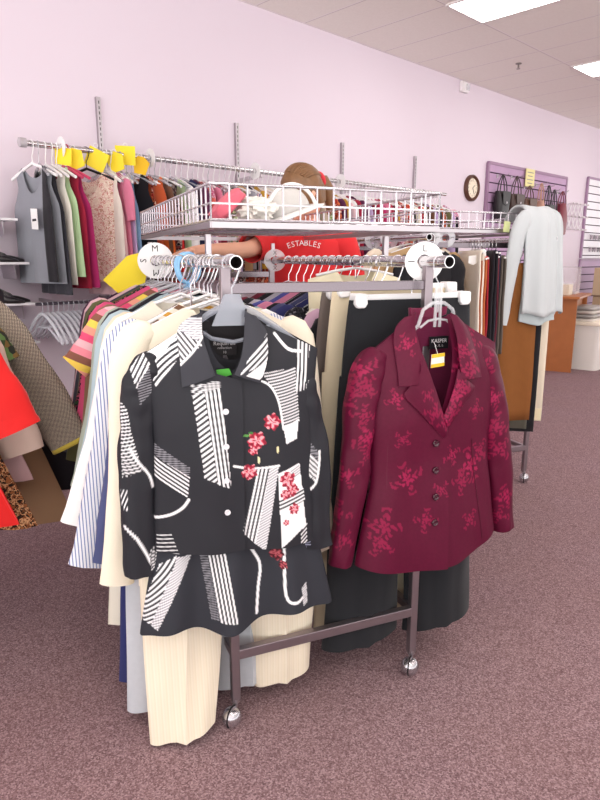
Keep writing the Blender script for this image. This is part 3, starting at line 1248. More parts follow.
# small things hung on white panel: bracelets on a bar
for k, zz in enumerate((1.62, 1.45)):
    g = thing('jewellery_bar', ['upper bar of dangling jewellery on the white slatted panel', 'lower bar of dangling jewellery on the white slatted panel'][k], 'jewellery display', W(9.75, .03, zz), WB)
    m = MB(); m.tube([(-.5, -.04, 0), (.5, -.04, 0)], .006, 8); m.build('bar', CHROME_DULL, g)
    for j in range(16):
        m = MB(); x = -.46 + j * .061
        m.tube([(x + .018 * math.cos(t), -.04, -.03 + .032 * math.sin(t)) for t in np.linspace(0, 2 * PI, 13)[:-1]], .004, 5, closed=True)
        m.build('bracelet', [P('bead_a', '#6e5568', .4), P('bead_b', '#b3a3ae', .3, .6), P('bead_c', '#3b3038', .4)][j % 3], g)

# =================================================================== COUNTER CORNER AT FAR RIGHT
WOOD = P('orange_wood', '#b8703f', .4, var=.25, vscale=9)
fr = on_plane(581, 363, (0, 0, 0), Vector((0, 0, 1)))
def at_floor(px, py):
    return on_plane(px, py, (0, 0, 0), Vector((0, 0, 1)))
g = thing('counter_desk', 'orange-brown wooden counter desk by the mauve slatted wall', 'desk', fr, WB + .25)
m = MB(); m.box((-.40, .28, .86), (.98, .62, .03)); m.build('worktop', WOOD, g, bevel=.004)
m = MB(); m.box((-.02, .28, .42), (.03, .56, .84)); m.build('side_panel', WOOD, g, bevel=.002)
m = MB(); m.box((-.80, .28, .42), (.03, .56, .84)); m.build('side_panel', WOOD, g, bevel=.002)
m = MB(); m.box((-.41, .54, .46), (.75, .02, .76)); m.build('back_panel', WOOD, g, smooth=False)
m = MB(); m.box((-.41, .28, .36), (.75, .5, .02)); m.build('shelf', WOOD, g, smooth=False)
m = MB(); m.box((-.24, .06, .70), (.40, .02, .26)); dr = m.build('drawer', WOOD, g, bevel=.003)
m = MB(); m.lathe([(.008, 0), (.008, .015), (.015, .02), (.013, .03)], 10, M=Matrix.Translation((-.24, .05, .72)) @ Matrix.Rotation(PI / 2, 4, 'X')); m.build('knob', CHROME_DULL, dr)
DM = Matrix.Translation(fr) @ Matrix.Rotation(WB + .25, 4, 'Z')
g = thing('storage_crate', 'dark crate on the shelf inside the wooden counter', 'crate', DM @ Vector((-.4, .2, .37)), WB + .25)
m = MB(); m.box((0, 0, .1), (.4, .3, .2)); m.build('body', P('crate_dark', '#4c464d', .6), g, bevel=.01)
m = MB(); m.box((0, 0, .205), (.42, .32, .02)); m.build('lid', P('crate_lid', '#8e97a8', .5), g, bevel=.005)
g = thing('display_case', 'clear display case standing on the wooden counter', 'display case', DM @ Vector((-.18, .26, .875)), WB + .25)
m = MB()
for x, y, dx, dy in ((0, -.16, .34, .005), (0, .16, .34, .005), (-.17, 0, .005, .32), (.17, 0, .005, .32)):
    m.box((x, y, .16), (dx, dy, .32))
m.box((0, 0, .32), (.345, .325, .006))
m.build('glass', clear_mat('case_glass', '#f4eef4', .22), g, smooth=False)
m = MB(); m.box((0, 0, .01), (.34, .32, .02)); m.build('base', P('case_base', '#d9cfcf', .5), g, smooth=False)
g = thing('receipt_pad', 'white paper pad inside the clear display case', 'paper', DM @ Vector((-.18, .24, .898)), WB + .3)
m = MB(); m.box((0, 0, .05), (.2, .16, .1)); m.build('paper', WHITE_CARD, g, bevel=.003)
g = thing('small_box', 'pale cream box on the counter left of the display case', 'box', DM @ Vector((-.55, .2, .875)), WB + .2)
m = MB(); m.box((0, 0, .06), (.2, .16, .12)); m.build('body', P('cream_box', '#dcd0bd', .6), g, bevel=.005)
# white bin
fb = at_floor(584, 366)
g = thing('storage_bin', 'large white plastic bin with lid on the carpet beside the wooden counter', 'bin', fb, WB + .1)
rows = []
for i in range(6):
    t = i / 5
    w, d = .3 + .05 * t, .22 + .04 * t
    rows.append([(w * math.copysign(abs(math.cos(a)) ** .25, math.cos(a)), d * math.copysign(abs(math.sin(a)) ** .25, math.sin(a)), .55 * t) for a in np.linspace(0, 2 * PI, 33)[:-1]])
m = MB(); m.grid(rows, wrap=True); m.f.append(tuple(range(32))[::-1]); m.m.append(0); m.build('tub', P('bin_white', '#efeae4', .4), g)
m = MB()
rl = [[(p[0] * k, p[1] * k, z) for p in rows[-1]] for k, z in ((1.02, .53), (1.06, .535), (1.06, .565), (1.02, .575), (.5, .58), (.02, .58))]
m.grid(rl, wrap=True); m.build('lid', P('bin_lid', '#f1e6d4', .4), g)
BM = Matrix.Translation(fb) @ Matrix.Rotation(WB + .1, 4, 'Z')
g = thing('folded_bags', 'flattened clear and grey bags stacked on the white bin', 'bag stack', BM @ Vector((-.08, .02, .585)), WB)
for k in range(4):
    m = MB()
    m.grid([[(.24 * q + .02 * noise.noise(Vector((k, q, 1))), .17 * r, .045 * k + .022 + .012 * noise.noise(Vector((q * 3, r * 3, k)))) for q in np.linspace(-1, 1, 9)] for r in np.linspace(-1, 1, 7)])
    m.build('bag', P('bag_grey_%d' % (k % 2), ['#cfc6be', '#aaa5a2'][k % 2], .4), g, solid=.035)
fc = at_floor(606, 352)
for i, (z0_, c, dx, lab) in enumerate(((0, '#a98c70', .0, 'lowest brown cardboard box of the stack behind the white bin'), (.42, '#b59b7e', .02, 'middle brown cardboard box of the stack behind the white bin'), (.80, '#c2aa8c', -.01, 'topmost brown cardboard box of the stack behind the white bin'))):
    g = thing('cardboard_box', lab, 'box', fc + Vector((dx, 0, z0_)), WB + .1 + .06 * i, 'cardboard boxes behind the bin')
    hh = .42 if i == 0 else .37
    m = MB(); m.box((0, 0, hh / 2), (.55, .42, hh)); m.build('carton', P('card_' + str(i), c, .8, var=.1), g, bevel=.004)
    m = MB(); m.box((0, 0, hh + .0008), (.55, .05, .0016)); m.box((0, -.2108, hh - .05), (.05, .0016, .1)); m.build('tape', P('box_tape', '#d8c29b', .4), g, smooth=False)
g = thing('flower_basket', 'small basket of artificial flowers on top of the cardboard boxes', 'basket', fc + Vector((.0, -.02, 1.172)), WB)
m = MB(); m.lathe([(.1, 0), (.13, .12), (.135, .12), (.125, .11), (.09, .01)], 20); m.build('basket', P('wicker', '#6b4a35', .8, bump=.5, bscale=60), g)
for k in range(14):
    m = MB()
    a, rr = k * 2.4, .03 + .09 * (k % 4) / 3
    m.lathe([(.005, -.02), (.03, .0), (.034, .012), (.02, .02), (.004, .016)], 9, M=Matrix.Translation((rr * math.cos(a), rr * math.sin(a), .15 + .05 * (k % 3))) @ Matrix.Rotation(.5, 4, Vector((math.cos(a + 1.57), math.sin(a + 1.57), 0))))
    m.build('flower', P('flower_%d' % (k % 4), ['#c23b46', '#e8d5d0', '#4a6b3f', '#d98a9a'][k % 4], .7), g)
# =================================================================== RACKS
def rail_tube(mb, a, b, r=.0165, n=20):
    a, b = Vector(a), Vector(b)
    t = (b - a).normalized()
    mb.tube([a, b], r, n, 0, caps=False)
    mb.tube([a, a + t * .05], r * .84, n, 1, caps=False)
    # rim and closing discs
    x = t.cross(Vector((0, 0, 1))).normalized()
    y = x.cross(t)
    ring = lambda c, q: [c + (x * math.cos(2 * PI * j / n) + y * math.sin(2 * PI * j / n)) * q for j in range(n)]
    mb.grid([ring(a, r), ring(a, r * .84)], 0, wrap=True)
    mb.add(ring(a + t * .05, r * .84), [tuple(range(n))], 1)
    mb.add(ring(b, r), [tuple(range(n))], 0)


BARM = P('bar_steel', '#766d72', .2, .95)


def clothes_rack(label, origin, rz, Wd, Ln, zr, ov, zc, zbar, sup=(), post0=.03):
    g = thing('clothes_rack', label, 'clothes rack', origin, rz)
    for i, a in enumerate((0, Wd)):
        m = MB(); rail_tube(m, (a, ov, zr), (a, Ln, zr)); m.build('rail', [CHROME, DARKIN], g)
        for s in (post0, Ln - .1):
            m = MB(); m.bar((a, s, .055), (a, s, zr - .012), .025, .022); m.build('post', STEEL_PLUM, g, bevel=.002)
        m = MB(); m.bar((a, post0, .205), (a, Ln - .1, .205), .022, .025); m.build('side_bar', STEEL_PLUM, g, bevel=.002)
    for s in (post0, Ln - .1):
        m = MB(); m.bar((.011, s, .205), (Wd - .011, s, .205), .024, .03); m.build('cross_bar', STEEL_PLUM, g, bevel=.002)
        m = MB(); m.bar((0, s, zbar), (Wd, s, zbar), .01, .026); m.build('upper_bar', BARM, g, bevel=.0015)
    for a, s in sup:
        m = MB(); m.bar((a, s, zr + .01), (a, s, zc), .016, .016); m.build('support_post', CHROME_DULL, g, bevel=.0015)
    for a in (0, Wd):
        for s in (post0, Ln - .1):
            c = MB()
            ox, oy = -.022, -.03
            c.lathe([(.0125, 0), (.0125, -.012), (.006, -.014), (.006, -.03)], 12, M=Matrix.Translation((a, s, .062)))
            c.bar((a, s, .045), (a + ox * .6, s + oy * .6, .042), .012, .01)
            cas = c.build('caster', CHROME_DULL, g)
            q = MB()
            prof = [(.0285 * math.sin(t), -.0285 * math.cos(t)) for t in np.linspace(.05, PI - .05, 14)]
            q.lathe(prof, 20, M=Matrix.Translation((a + ox, s + oy, .0285)) @ Matrix.Rotation(.6, 4, 'Y'))
            q.build('wheel', P('caster_silver', '#c3bfc4', .22, .9), cas)
            q = MB(); q.tube([(a + ox + .0295 * math.cos(t) * math.cos(.8), s + oy + .0295 * math.cos(t) * math.sin(.8), .0285 + .0295 * math.sin(t)) for t in np.linspace(0, 2 * PI, 24)[:-1]], .002, 5, closed=True)
            q.build('hood_rim', DARKIN, cas)
    return g


def wire_basket(label, origin, rz, a0, a1, s0, s1, z0, z1, step=.054, side=.05):
    g = thing('wire_basket', label, 'basket', origin, rz)
    m = MB(); m.tube([(a0, s0, z1), (a1, s0, z1), (a1, s1, z1), (a0, s1, z1)], .0045, 8, closed=True); m.build('rim', WIRE, g)
    m = MB()
    for z in (z0, (z0 * .55 + z1 * .45)):
        m.tube([(a0, s0, z), (a1, s0, z), (a1, s1, z), (a0, s1, z)], .0032, 6, closed=True)
    na = int(round((a1 - a0) / step))
    ns = int(round((s1 - s0) / side))
    for i in range(na + 1):
        a = a0 + (a1 - a0) * i / na
        for s in (s0, s1):
            m.tube([(a, s, z0), (a, s, z1)], .0028, 6)
        m.tube([(a, s0, z0), (a, s1, z0)], .0022, 5)
    for i in range(ns + 1):
        s = s0 + (s1 - s0) * i / ns
        for a in (a0, a1):
            m.tube([(a, s, z0), (a, s, z1)], .0028, 6)
        m.tube([(a0, s, z0), (a1, s, z0)], .0022, 5)
    m.build('wire_mesh', WIRE, g)
    m = MB()
    for p, q in (((a0, s0), (a1, s0)), ((a1, s0), (a1, s1)), ((a1, s1), (a0, s1)), ((a0, s1), (a0, s0))):
        m.bar((p[0], p[1], z0 - .014), (q[0], q[1], z0 - .014), .008, .016)
    m.build('base_frame', CHROME_DULL, g, smooth=False)
    return g


ZR = 1.29
RLEN = 1.42
clothes_rack('chrome double-rail clothes rack on ball casters in the foreground', L0, RB, .59, RLEN, ZR, -.07, 1.366, 1.226, sup=((.03, .30), (.59, .27), (.03, 1.3), (.59, 1.3)))
wire_basket('long wire basket on top of the foreground clothes rack', L0, RB, .02, .75, .22, 1.44, 1.402, 1.495)
L2 = Vector((.61, 3.2, 0))


def R2(a, s, z=0):
    return L2 + E1 * a + E2 * s + Vector((0, 0, z))


ZR2 = 1.40
clothes_rack('second clothes rack behind the foreground one, under the draped grey jacket', L2, RB, .80, 1.3, ZR2, -.06, 1.41, 1.365)
wire_basket('wire basket on the second clothes rack, under the draped grey jacket', L2, RB, -.02, .85, .02, 1.25, 1.45, 1.53, step=.05)

# ------------------------------------------------------------------ things in the basket
def blob(name, label, cat, loc, rz, dims, mat, amp, freq, seed, tilt=0, part='cloth', expo=.6):
    g = thing(name, label, cat, loc, rz)
    rows = []
    for i in range(22):
        ph = -PI / 2 + PI * (i + .5) / 22
        row = []
        for j in range(34):
            th = 2 * PI * j / 34
            c = [math.cos(ph) * math.cos(th), math.cos(ph) * math.sin(th), math.sin(ph)]
            v = Vector([math.copysign(abs(q) ** expo, q) * d for q, d in zip(c, dims)])
            k = 1 + amp * noise.noise(Vector(c) * freq + Vector((seed, 0, 0))) + amp * .5 * noise.noise(Vector(c) * freq * 2.3 + Vector((0, seed, 0)))
            v *= k
            v = Matrix.Rotation(tilt, 3, 'Y') @ v
            row.append(v)
        rows.append(row)
    mz = min(p.z for r in rows for p in r)
    rows = [[(p.x, p.y, p.z - mz) for p in r] for r in rows]
    m = MB(); m.grid(rows, wrap=True)
    n_ = 34
    m.f.append(tuple(range(n_))[::-1]); m.m.append(0)
    m.f.append(tuple(len(m.v) - n_ + i for i in range(n_))); m.m.append(0)
    m.build(part, mat, g)
    return g


BZ = 1.406
g = blob('folded_cloth', 'folded rose pink cloth at the left front of the wire basket', 'cloth', R(.105, .36, BZ), RB, (.058, .05, .022), FAB('rose_cloth', '#df6b7c', var=.15, vscale=20), .12, 1.6, 3, tilt=-.75)
g = blob('crumpled_scarf', 'crumpled white frilly scarf lying in the wire basket', 'scarf', R(.205, .40, BZ), RB, (.06, .05, .032), FAB('white_frill', '#f3efe6'), .45, 3.2, 8, expo=.8)
# pale sun visor cap leaning
g = thing('sun_hat', 'pale grey hat with white edge leaning in the wire basket', 'hat', R(.32, .42, BZ), RB)
rows = []
for i in range(14):
    t = i / 13 * PI / 2
    rows.append([(.07 * math.cos(t) * math.cos(th) * (1.15 if math.cos(th) > 0 else 1), .05 * math.cos(t) * math.sin(th), .085 * math.sin(t) ** .8) for th in np.linspace(0, 2 * PI, 37)[:-1]])
Rt = Matrix.Rotation(-.35, 3, 'Y')
m = MB(); m.grid([[Rt @ Vector(p) + Vector((0, 0, .025)) for p in r] for r in rows], wrap=True); m.build('crown', FAB('hat_grey', '#c9c6c2', var=.08, vscale=20), g, solid=.002)
m = MB()
ring = [(.075 * math.cos(th) * (1.15 if math.cos(th) > 0 else 1), .054 * math.sin(th), 0) for th in np.linspace(0, 2 * PI, 37)[:-1]]
ring2 = [(x * 1.45, y * 1.45, -.012) for x, y, z in ring]
m.grid([[Rt @ Vector(p) + Vector((0, 0, .03)) for p in r] for r in (ring, ring2)], wrap=True); m.build('brim', FAB('hat_white', '#efedea'), g, solid=.003)
m = MB()
arc = [(.01 + .085 * math.cos(t), -.02, .012 + .105 * math.sin(t) ** .9) for t in np.linspace(.35, PI - .1, 20)]
m.tube(arc, .006, 8); m.build('edge_band', FAB('hat_white', '#efedea'), g)

# ------------------------------------------------------------------ generic clothes on the rack rails
def hang_top(name, label, base, rz, mat, G, sl=.5, slw=.055, ang=.16, cat='top', group=None, sleeve_mat=None, hang_style='bar', hang_mat=None, hang_label=None, res=(20, 26), hgroup=None, sd=.022, sp='sleeve', hs=.17, one_side=None):
    g = thing(name, label, cat, base, rz, group)
    m = MB(); G.sheet(m, True, *res); G.sheet(m, False, *res); m.build('body', mat, g)
    if sl:
        for s in (-1, 1):
            q = MB()
            x0, z0 = s * (G.sw - .06), G.zn - G.sd + .012
            L_ = sl
            x1 = s * (G.sw - .002)
            sleeve(q, [(x0, z0), (x1, z0 - .055), (x1 + s * L_ * ang * .5, z0 - .055 - L_ * .5), (x1 + s * L_ * ang * 1.2, z0 - .055 - L_)], [slw * .8, slw, slw * .95, slw * .85], [sd * .8, sd, sd, sd * .9], n=14, m=14, seed=G.seed + s, wr=.007)
            q.build(sp, sleeve_mat or mat, g)
    h = hanger('clothes_hanger', hang_label or 'hanger inside the ' + label, base, rz, hang_mat or WHITE_PL, span=min(hs, G.sw - .03), drop=-G.zn - .012, arm_drop=G.sd * .8 + .004, style=hang_style, group=hgroup, r=.005)
    return g


def thin(sw=.2, hem=-.72, seed=0, d=.026, sd=.085, zn=-.12, flare=1.08, **k):
    return Garment(zn=zn, sw=sw, sd=sd, widths=[(0, sw), (.25, sw * .97), (1, sw * flare)], hem=hem, depth=[(0, .01), (.15, d * .8), (1, d)], seed=seed, **k)


LG, LH = 'clothes on the left rail of the foreground rack', 'hangers on the left rail of the foreground rack'
STR_BLUE = STRIPE('white_blue_stripe', ['#e6e5ea', '#7583b0', '#e6e5ea'], .0088, widths=[0, .5, .84])
PINKY = STRIPE('pink_yellow_bands', ['#e8577d', '#f0a08c', '#f2cf5b', '#8b5a4c', '#ef8f9d', '#e9b9c0'], .16, axis=2, tilt=.5)
CREAM = P('cream_crepe', '#f2e7d2', .8, spec=.2, bump=.3, bscale=260)
left = [
    # s, label, material, Garment, sleeve length, angle, width
    (.10, 'long cream jacket directly behind the black patterned jacket', CREAM, thin(.225, -.86, 11, .04, sd=.075, zn=-.105), .62, .10, .05),
    (.165, 'navy blue top squeezed between the cream jacket and the striped shirt', FAB('navy_top', '#4a5078'), thin(.215, -.78, 12), .55, .16, .045),
    (.20, 'brown and mustard banded top just behind the cream jacket', STRIPE('brown_mustard', ['#7b5a45', '#f1e6d6', '#d9a247', '#f1e6d6'], .06, axis=2, tilt=.4), thin(.2, -.6, 31, zn=-.10), .3, .1, .045),
    (.245, 'white shirt with thin blue stripes and long sleeves', STR_BLUE, thin(.22, -.70, 13, .03, sd=.08, zn=-.112), .61, .20, .062),
    (.30, 'plain white blouse behind the blue-striped shirt', FAB('white_blouse', '#f0eeec'), thin(.215, -.7, 14, zn=-.095), .52, .26, .06),
    (.36, 'light beige top further back behind the white blouse', FAB('light_beige', '#ddceb6'), thin(.22, -.66, 15, zn=-.09), .4, .2, .055),
    (.42, 'pale grey-blue blouse with long sleeves', FAB('grey_blue', '#a9bcc4'), thin(.225, -.7, 16, zn=-.09), .5, .2, .055),
    (.48, 'black top with a trace of pink at the shoulder', FAB('blk_top', '#2b2930'), thin(.225, -.7, 17, zn=-.085), .46, .16, .05),
    (.55, 'pale sage grey top on the left rail', FAB('sage_grey', '#a8b0a2'), thin(.225, -.72, 18, zn=-.09), .5, .2, .05),
    (.62, 'pink, orange and yellow banded short-sleeved blouse', PINKY, thin(.235, -.7, 19, zn=-.085), .12, .75, .058),
    (.69, 'brown long-sleeved top behind the banded pink blouse', FAB('brown_top', '#8a6a52'), thin(.235, -.72, 20, zn=-.09), .5, .15, .05),
    (.76, 'magenta pink top hanging behind the brown one', FAB('magenta_top', '#d8557f'), thin(.235, -.7, 21, zn=-.085), .4, .17, .05),
    (.83, 'black and green floral top on the left rail', BLOTCH('black_green_floral', ['#26242b', '#3d5a38', '#26242b', '#b4566a', '#26242b'], 40), thin(.235, -.66, 22, zn=-.085), .36, .2, .05),
    (.90, 'olive green top on the left rail near the yellow card', FAB('olive_top', '#62613f'), thin(.235, -.72, 23, zn=-.09), .52, .18, .05),
    (.97, 'charcoal grey top hanging next to the size divider disc', FAB('charcoal_top', '#4b4852'), thin(.235, -.72, 24, zn=-.09), .5, .2, .05),
    (1.06, 'pale pink knit top behind the yellow card', FAB('pinkish_top', '#e3bcc3'), thin(.23, -.7, 25, zn=-.09), .48, .2, .05),
    (1.14, 'dark plum top at the far end of the left rail', FAB('plum_top', '#55324d'), thin(.23, -.7, 26, zn=-.09), .48, .2, .05),
]
for s, lab, mt, G, sl, an, sw_ in left:
    hang_top('hanging_jacket' if 'jacket' in lab else 'hanging_blouse', lab, R(0, s, ZR), RB + .05 * math.sin(s * 40), mt, G, sl, sw_, an, cat='jacket' if 'jacket' in lab else 'top', group=LG,
             hang_label='hanger inside the ' + lab.split(' behind')[0].split(' hanging')[0], hgroup=LH, hang_mat=CLEAR2 if s > .3 else WHITE_PL)


def hang_trousers(label, base, rz, mat, kw, name='trousers', group=None, hl=None, clip=True, hgroup=None, cat='trousers', hip_mat=None):
    g = thing(name, label, cat, base, rz, group)
    hips, l, r = trousers_mb(**kw)
    hips.build('waist', mat, g)
    l.build('leg', mat, g)
    r.build('leg', mat, g)
    hanger('trouser_hanger', hl or 'hanger holding the ' + label, base, rz, WHITE_PL, style='clip', span=kw.get('ww', .2) - .03, drop=-kw.get('zw', -.1) - .006, group=hgroup)
    return g


hang_trousers('cream pleated trousers hanging below the black patterned jacket', R(.04, .105, ZR), RB - .05, STRIPE('cream_pleat', ['#f1e4cd', '#ecdfc7', '#f2e6d1', '#eee1cb'], .016),
              dict(zw=-.22, ww=.19, hip=.23, crotch=-.5, hem=-1.265, legw=.137, hemw=.09, cxl=-.195, cxr=.125, legd=.032, hip_d=.028, swing=-.01, left_swing=-.10, seed=4, hem_l=-1.27, hem_r=-1.235), group=LG, hgroup=LH, hl='white clip hanger of the cream pleated trousers')
hang_trousers('light heather grey trousers left of the cream trousers', R(-.055, .165, ZR), RB, FAB('heather_grey', '#c3c6cc', var=.12, vscale=60),
              dict(zw=-.25, ww=.17, hip=.2, crotch=-.5, hem=-1.235, legw=.09, hemw=.10, cxl=-.14, cxr=.12, legd=.03, hip_d=.028, seed=6, swing=-.05), group=LG, hgroup=LH, hl='white clip hanger of the light heather grey trousers')
hang_trousers('navy blue trousers behind the heather grey ones', R(-.045, .21, ZR), RB, FAB('navy_trousers', '#2c3163'),
              dict(zw=-.25, ww=.17, hip=.2, crotch=-.5, hem=-1.20, legw=.09, hemw=.1, cxl=-.16, cxr=.12, legd=.03, hip_d=.028, seed=7), group=LG, hgroup=LH, hl='white clip hanger of the navy blue trousers')
hang_top('hanging_dress', 'pale ivory dress hem showing left of the navy trousers', R(-.06, .275, ZR), RB, FAB('pale_ivory', '#e9e2d2'), thin(.2, -1.06, 33, zn=-.1, flare=1.3), 0, cat='dress', group=LG, hgroup=LH, hang_label='hanger inside the pale ivory dress')

RG, RH = 'clothes on the right rail of the foreground rack', 'hangers on the right rail of the foreground rack'
BLACKW = P('black_wool', '#212226', .85, spec=.2, sheen=.15, bump=.2, bscale=300)
hang_trousers('black wide-leg trousers clipped behind the burgundy jacket', R(.575, .085, ZR), RB, BLACKW,
              dict(zw=-.105, ww=.205, hip=.225, crotch=-.42, hem=-1.175, legw=.118, hemw=.132, spread=.145, legd=.04, hip_d=.035, seed=9), group=RG, hgroup=RH, hl='white clip hanger with square clips of the black wide-leg trousers')
hang_trousers('ivory and tan trousers showing as a strip left of the black trousers', R(.572, .165, ZR), RB, FAB('ivory_trs', '#dccdb0', var=.1),
              dict(zw=-.08, ww=.215, hip=.24, crotch=-.42, hem=-1.16, legw=.115, spread=.15, hemw=.12, legd=.03, hip_d=.028, seed=10), group=RG, hgroup=RH, hl='white clip hanger of the ivory and tan trousers')
hang_trousers('grey-brown trousers hanging behind the ivory and tan ones', R(.555, .23, ZR), RB, FAB('greybrown_trs', '#6a5f5a'),
              dict(zw=-.09, ww=.2, hip=.23, crotch=-.42, hem=-1.12, legw=.115, spread=.16, legd=.03, hip_d=.028, seed=14), group=RG, hgroup=RH, hl='white clip hanger of the grey-brown trousers')
right = [
    (.285, 'black blouse with a small white button on the right rail', FAB('black_blouse', '#1f1d22'), thin(.21, -.72, 41, zn=-.11), .45, .1, .05),
    (.34, 'lilac pink blouse between the black blouse and striped shirt', FAB('lilac_pink', '#c9a3b8'), thin(.215, -.7, 42, zn=-.1), .45, .12, .055),
    (.395, 'white, olive and black banded shirt on the right rail', STRIPE('olive_band', ['#e6e2d8', '#7c7d58', '#27252a', '#d8d4c8'], .16, axis=2, tilt=.5), thin(.21, -.7, 43, zn=-.1), .42, .14, .05),
    (.47, 'cream knit top with high shoulders under the right rail', FAB('cream_knit', '#f2e8c9'), thin(.175, -.62, 44, sd=.025, zn=-.035, d=.03), 0, .05, .045),
    (.53, 'black beaded top behind the cream knit top', BLOTCH('bead_black', ['#1c1b20', '#33313a', '#1c1b20', '#77757f'], 90), thin(.22, -.7, 45, zn=-.10), .4, .12, .05),
    (.60, 'navy blue blouse on the right rail', FAB('navy_blouse', '#34376a'), thin(.225, -.7, 46, zn=-.10), .4, .14, .05),
    (.66, 'slate blue blouse behind the navy one', FAB('slate_blouse', '#50547a'), thin(.225, -.7, 47, zn=-.10), .4, .14, .05),
    (.72, 'black knit top between slate blue and pink tops', FAB('black_knit', '#26242a'), thin(.225, -.7, 48, zn=-.10), .4, .14, .05),
    (.79, 'pink satin top at the back of the right rail', FAB('pink_satin', '#dd8aa9', .5), thin(.23, -.7, 49, zn=-.10), .4, .14, .05),
    (.86, 'violet blue top behind the pink satin one', FAB('violet_blue', '#575aa5'), thin(.23, -.7, 50, zn=-.10), .4, .14, .05),
    (.93, 'pale grey cardigan far back on the right rail', FAB('pale_cardigan', '#bdb9c0'), thin(.23, -.7, 51, zn=-.10), .4, .14, .05),
    (1.01, 'black velvet top far back on the right rail', FAB('black_velvet', '#1d1b20', sheen=.4), thin(.23, -.7, 52, zn=-.10), .4, .14, .05),
    (1.10, 'wine red top at the far end of the right rail', FAB('wine_top', '#7a2b3d'), thin(.23, -.7, 53, zn=-.10), .4, .14, .05),
]
for s, lab, mt, G, sl, an, sw_ in right:
    hang_top('hanging_blouse', lab, R(.59, s, ZR), RB + .05 * math.sin(s * 37), mt, G, sl, sw_, an, cat='top', group=RG, hang_label='hanger inside the ' + lab.split(' behind')[0].split(' between')[0].split(' under')[0],
             hgroup=RH, hang_mat=CLEAR2 if s > .5 else WHITE_PL)
# loose markers on the foreground rack
ring_disc('size_divider', 'white lettered size divider on the left rail by the yellow card', R(0, 1.0, ZR), RB - .25, .068, 'size dividers on the racks', 'MSMS')
ring_disc('size_divider', 'large white size divider at the front end of the right rail', R(.59, .05, ZR), RB - .35, .055, 'size dividers on the racks', 'LILI')
ring_disc('size_divider', 'clear star-edged size divider on the far part of the right rail', R(.59, 1.27, ZR), RB - .3, .05, 'size dividers on the racks', 'XLXL', CLEAR)
for i, s in enumerate((.42, .455, .485)):
    g = thing('plastic_loop', ['front blue plastic loop on the left rail', 'middle blue plastic loop on the left rail', 'back blue plastic loop on the left rail'][i], 'loop', R(0, s, ZR), RB + .15 * i, 'blue loops on the left rail')
    m = MB(); m.tube([(.0 + .032 * math.cos(t), .004 * math.sin(3 * t), -.02 + .045 * math.sin(t)) for t in np.linspace(0, 2 * PI, 28)[:-1]], .0045, 8, closed=True); m.build('loop', BLUE_PL, g)
    m = MB(); m.bar((.0, 0, -.062), (0, 0, -.085), .008, .008); m.build('stub', BLUE_PL, g)
g = thing('size_card', 'big yellow card hanging from the left rail of the foreground rack', 'size card', R(-.02, 1.07, ZR), RB - .2)
base = R(-.02, 1.07, ZR)


def plocal(px, py, base, rz, yo=0):
    n_ = Vector((-math.sin(rz), math.cos(rz), 0))
    q = on_plane(px, py, Vector(base) + n_ * yo, n_)
    d = q - Vector(base)
    return d.dot(Vector((math.cos(rz), math.sin(rz), 0))), d.z


m = MB(); m.prism([plocal(x, y, base, RB - .2) for x, y in ((103, 280), (127, 256), (142, 252), (148, 266), (145, 283), (118, 293))], -.003, 0); m.build('card', YELLOW, g, smooth=False)
m = MB(); m.tube([(.0 + .018 * math.cos(t), -.001, .018 * math.sin(t)) for t in np.linspace(0, 2 * PI, 18)[:-1]], .0022, 6, closed=True); m.build('ring', WHITE_PL, g)
# =================================================================== PATTERNED BLACK JACKET (front of left rail)
def inpoly(X, Z, poly):
    ins = np.zeros(X.shape, bool)
    n = len(poly)
    for i in range(n):
        x0, z0 = poly[i]
        x1, z1 = poly[(i + 1) % n]
        if z0 == z1:
            continue
        c = ((z0 > Z) != (z1 > Z)) & (X < (x1 - x0) * (Z - z0) / (z1 - z0) + x0)
        ins ^= c
    return ins


def seg_dist(X, Z, pts):
    d = np.full(X.shape, 9.)
    for (x0, z0), (x1, z1) in zip(pts[:-1], pts[1:]):
        dx, dz = x1 - x0, z1 - z0
        t = np.clip(((X - x0) * dx + (Z - z0) * dz) / (dx * dx + dz * dz), 0, 1)
        d = np.minimum(d, np.hypot(X - x0 - t * dx, Z - z0 - t * dz))
    return d


L3 = lambda h: np.array(lin(h)[:3])
WHT, BLK, GRY = L3('#f1eff1'), L3('#25252b'), L3('#8d8b92')


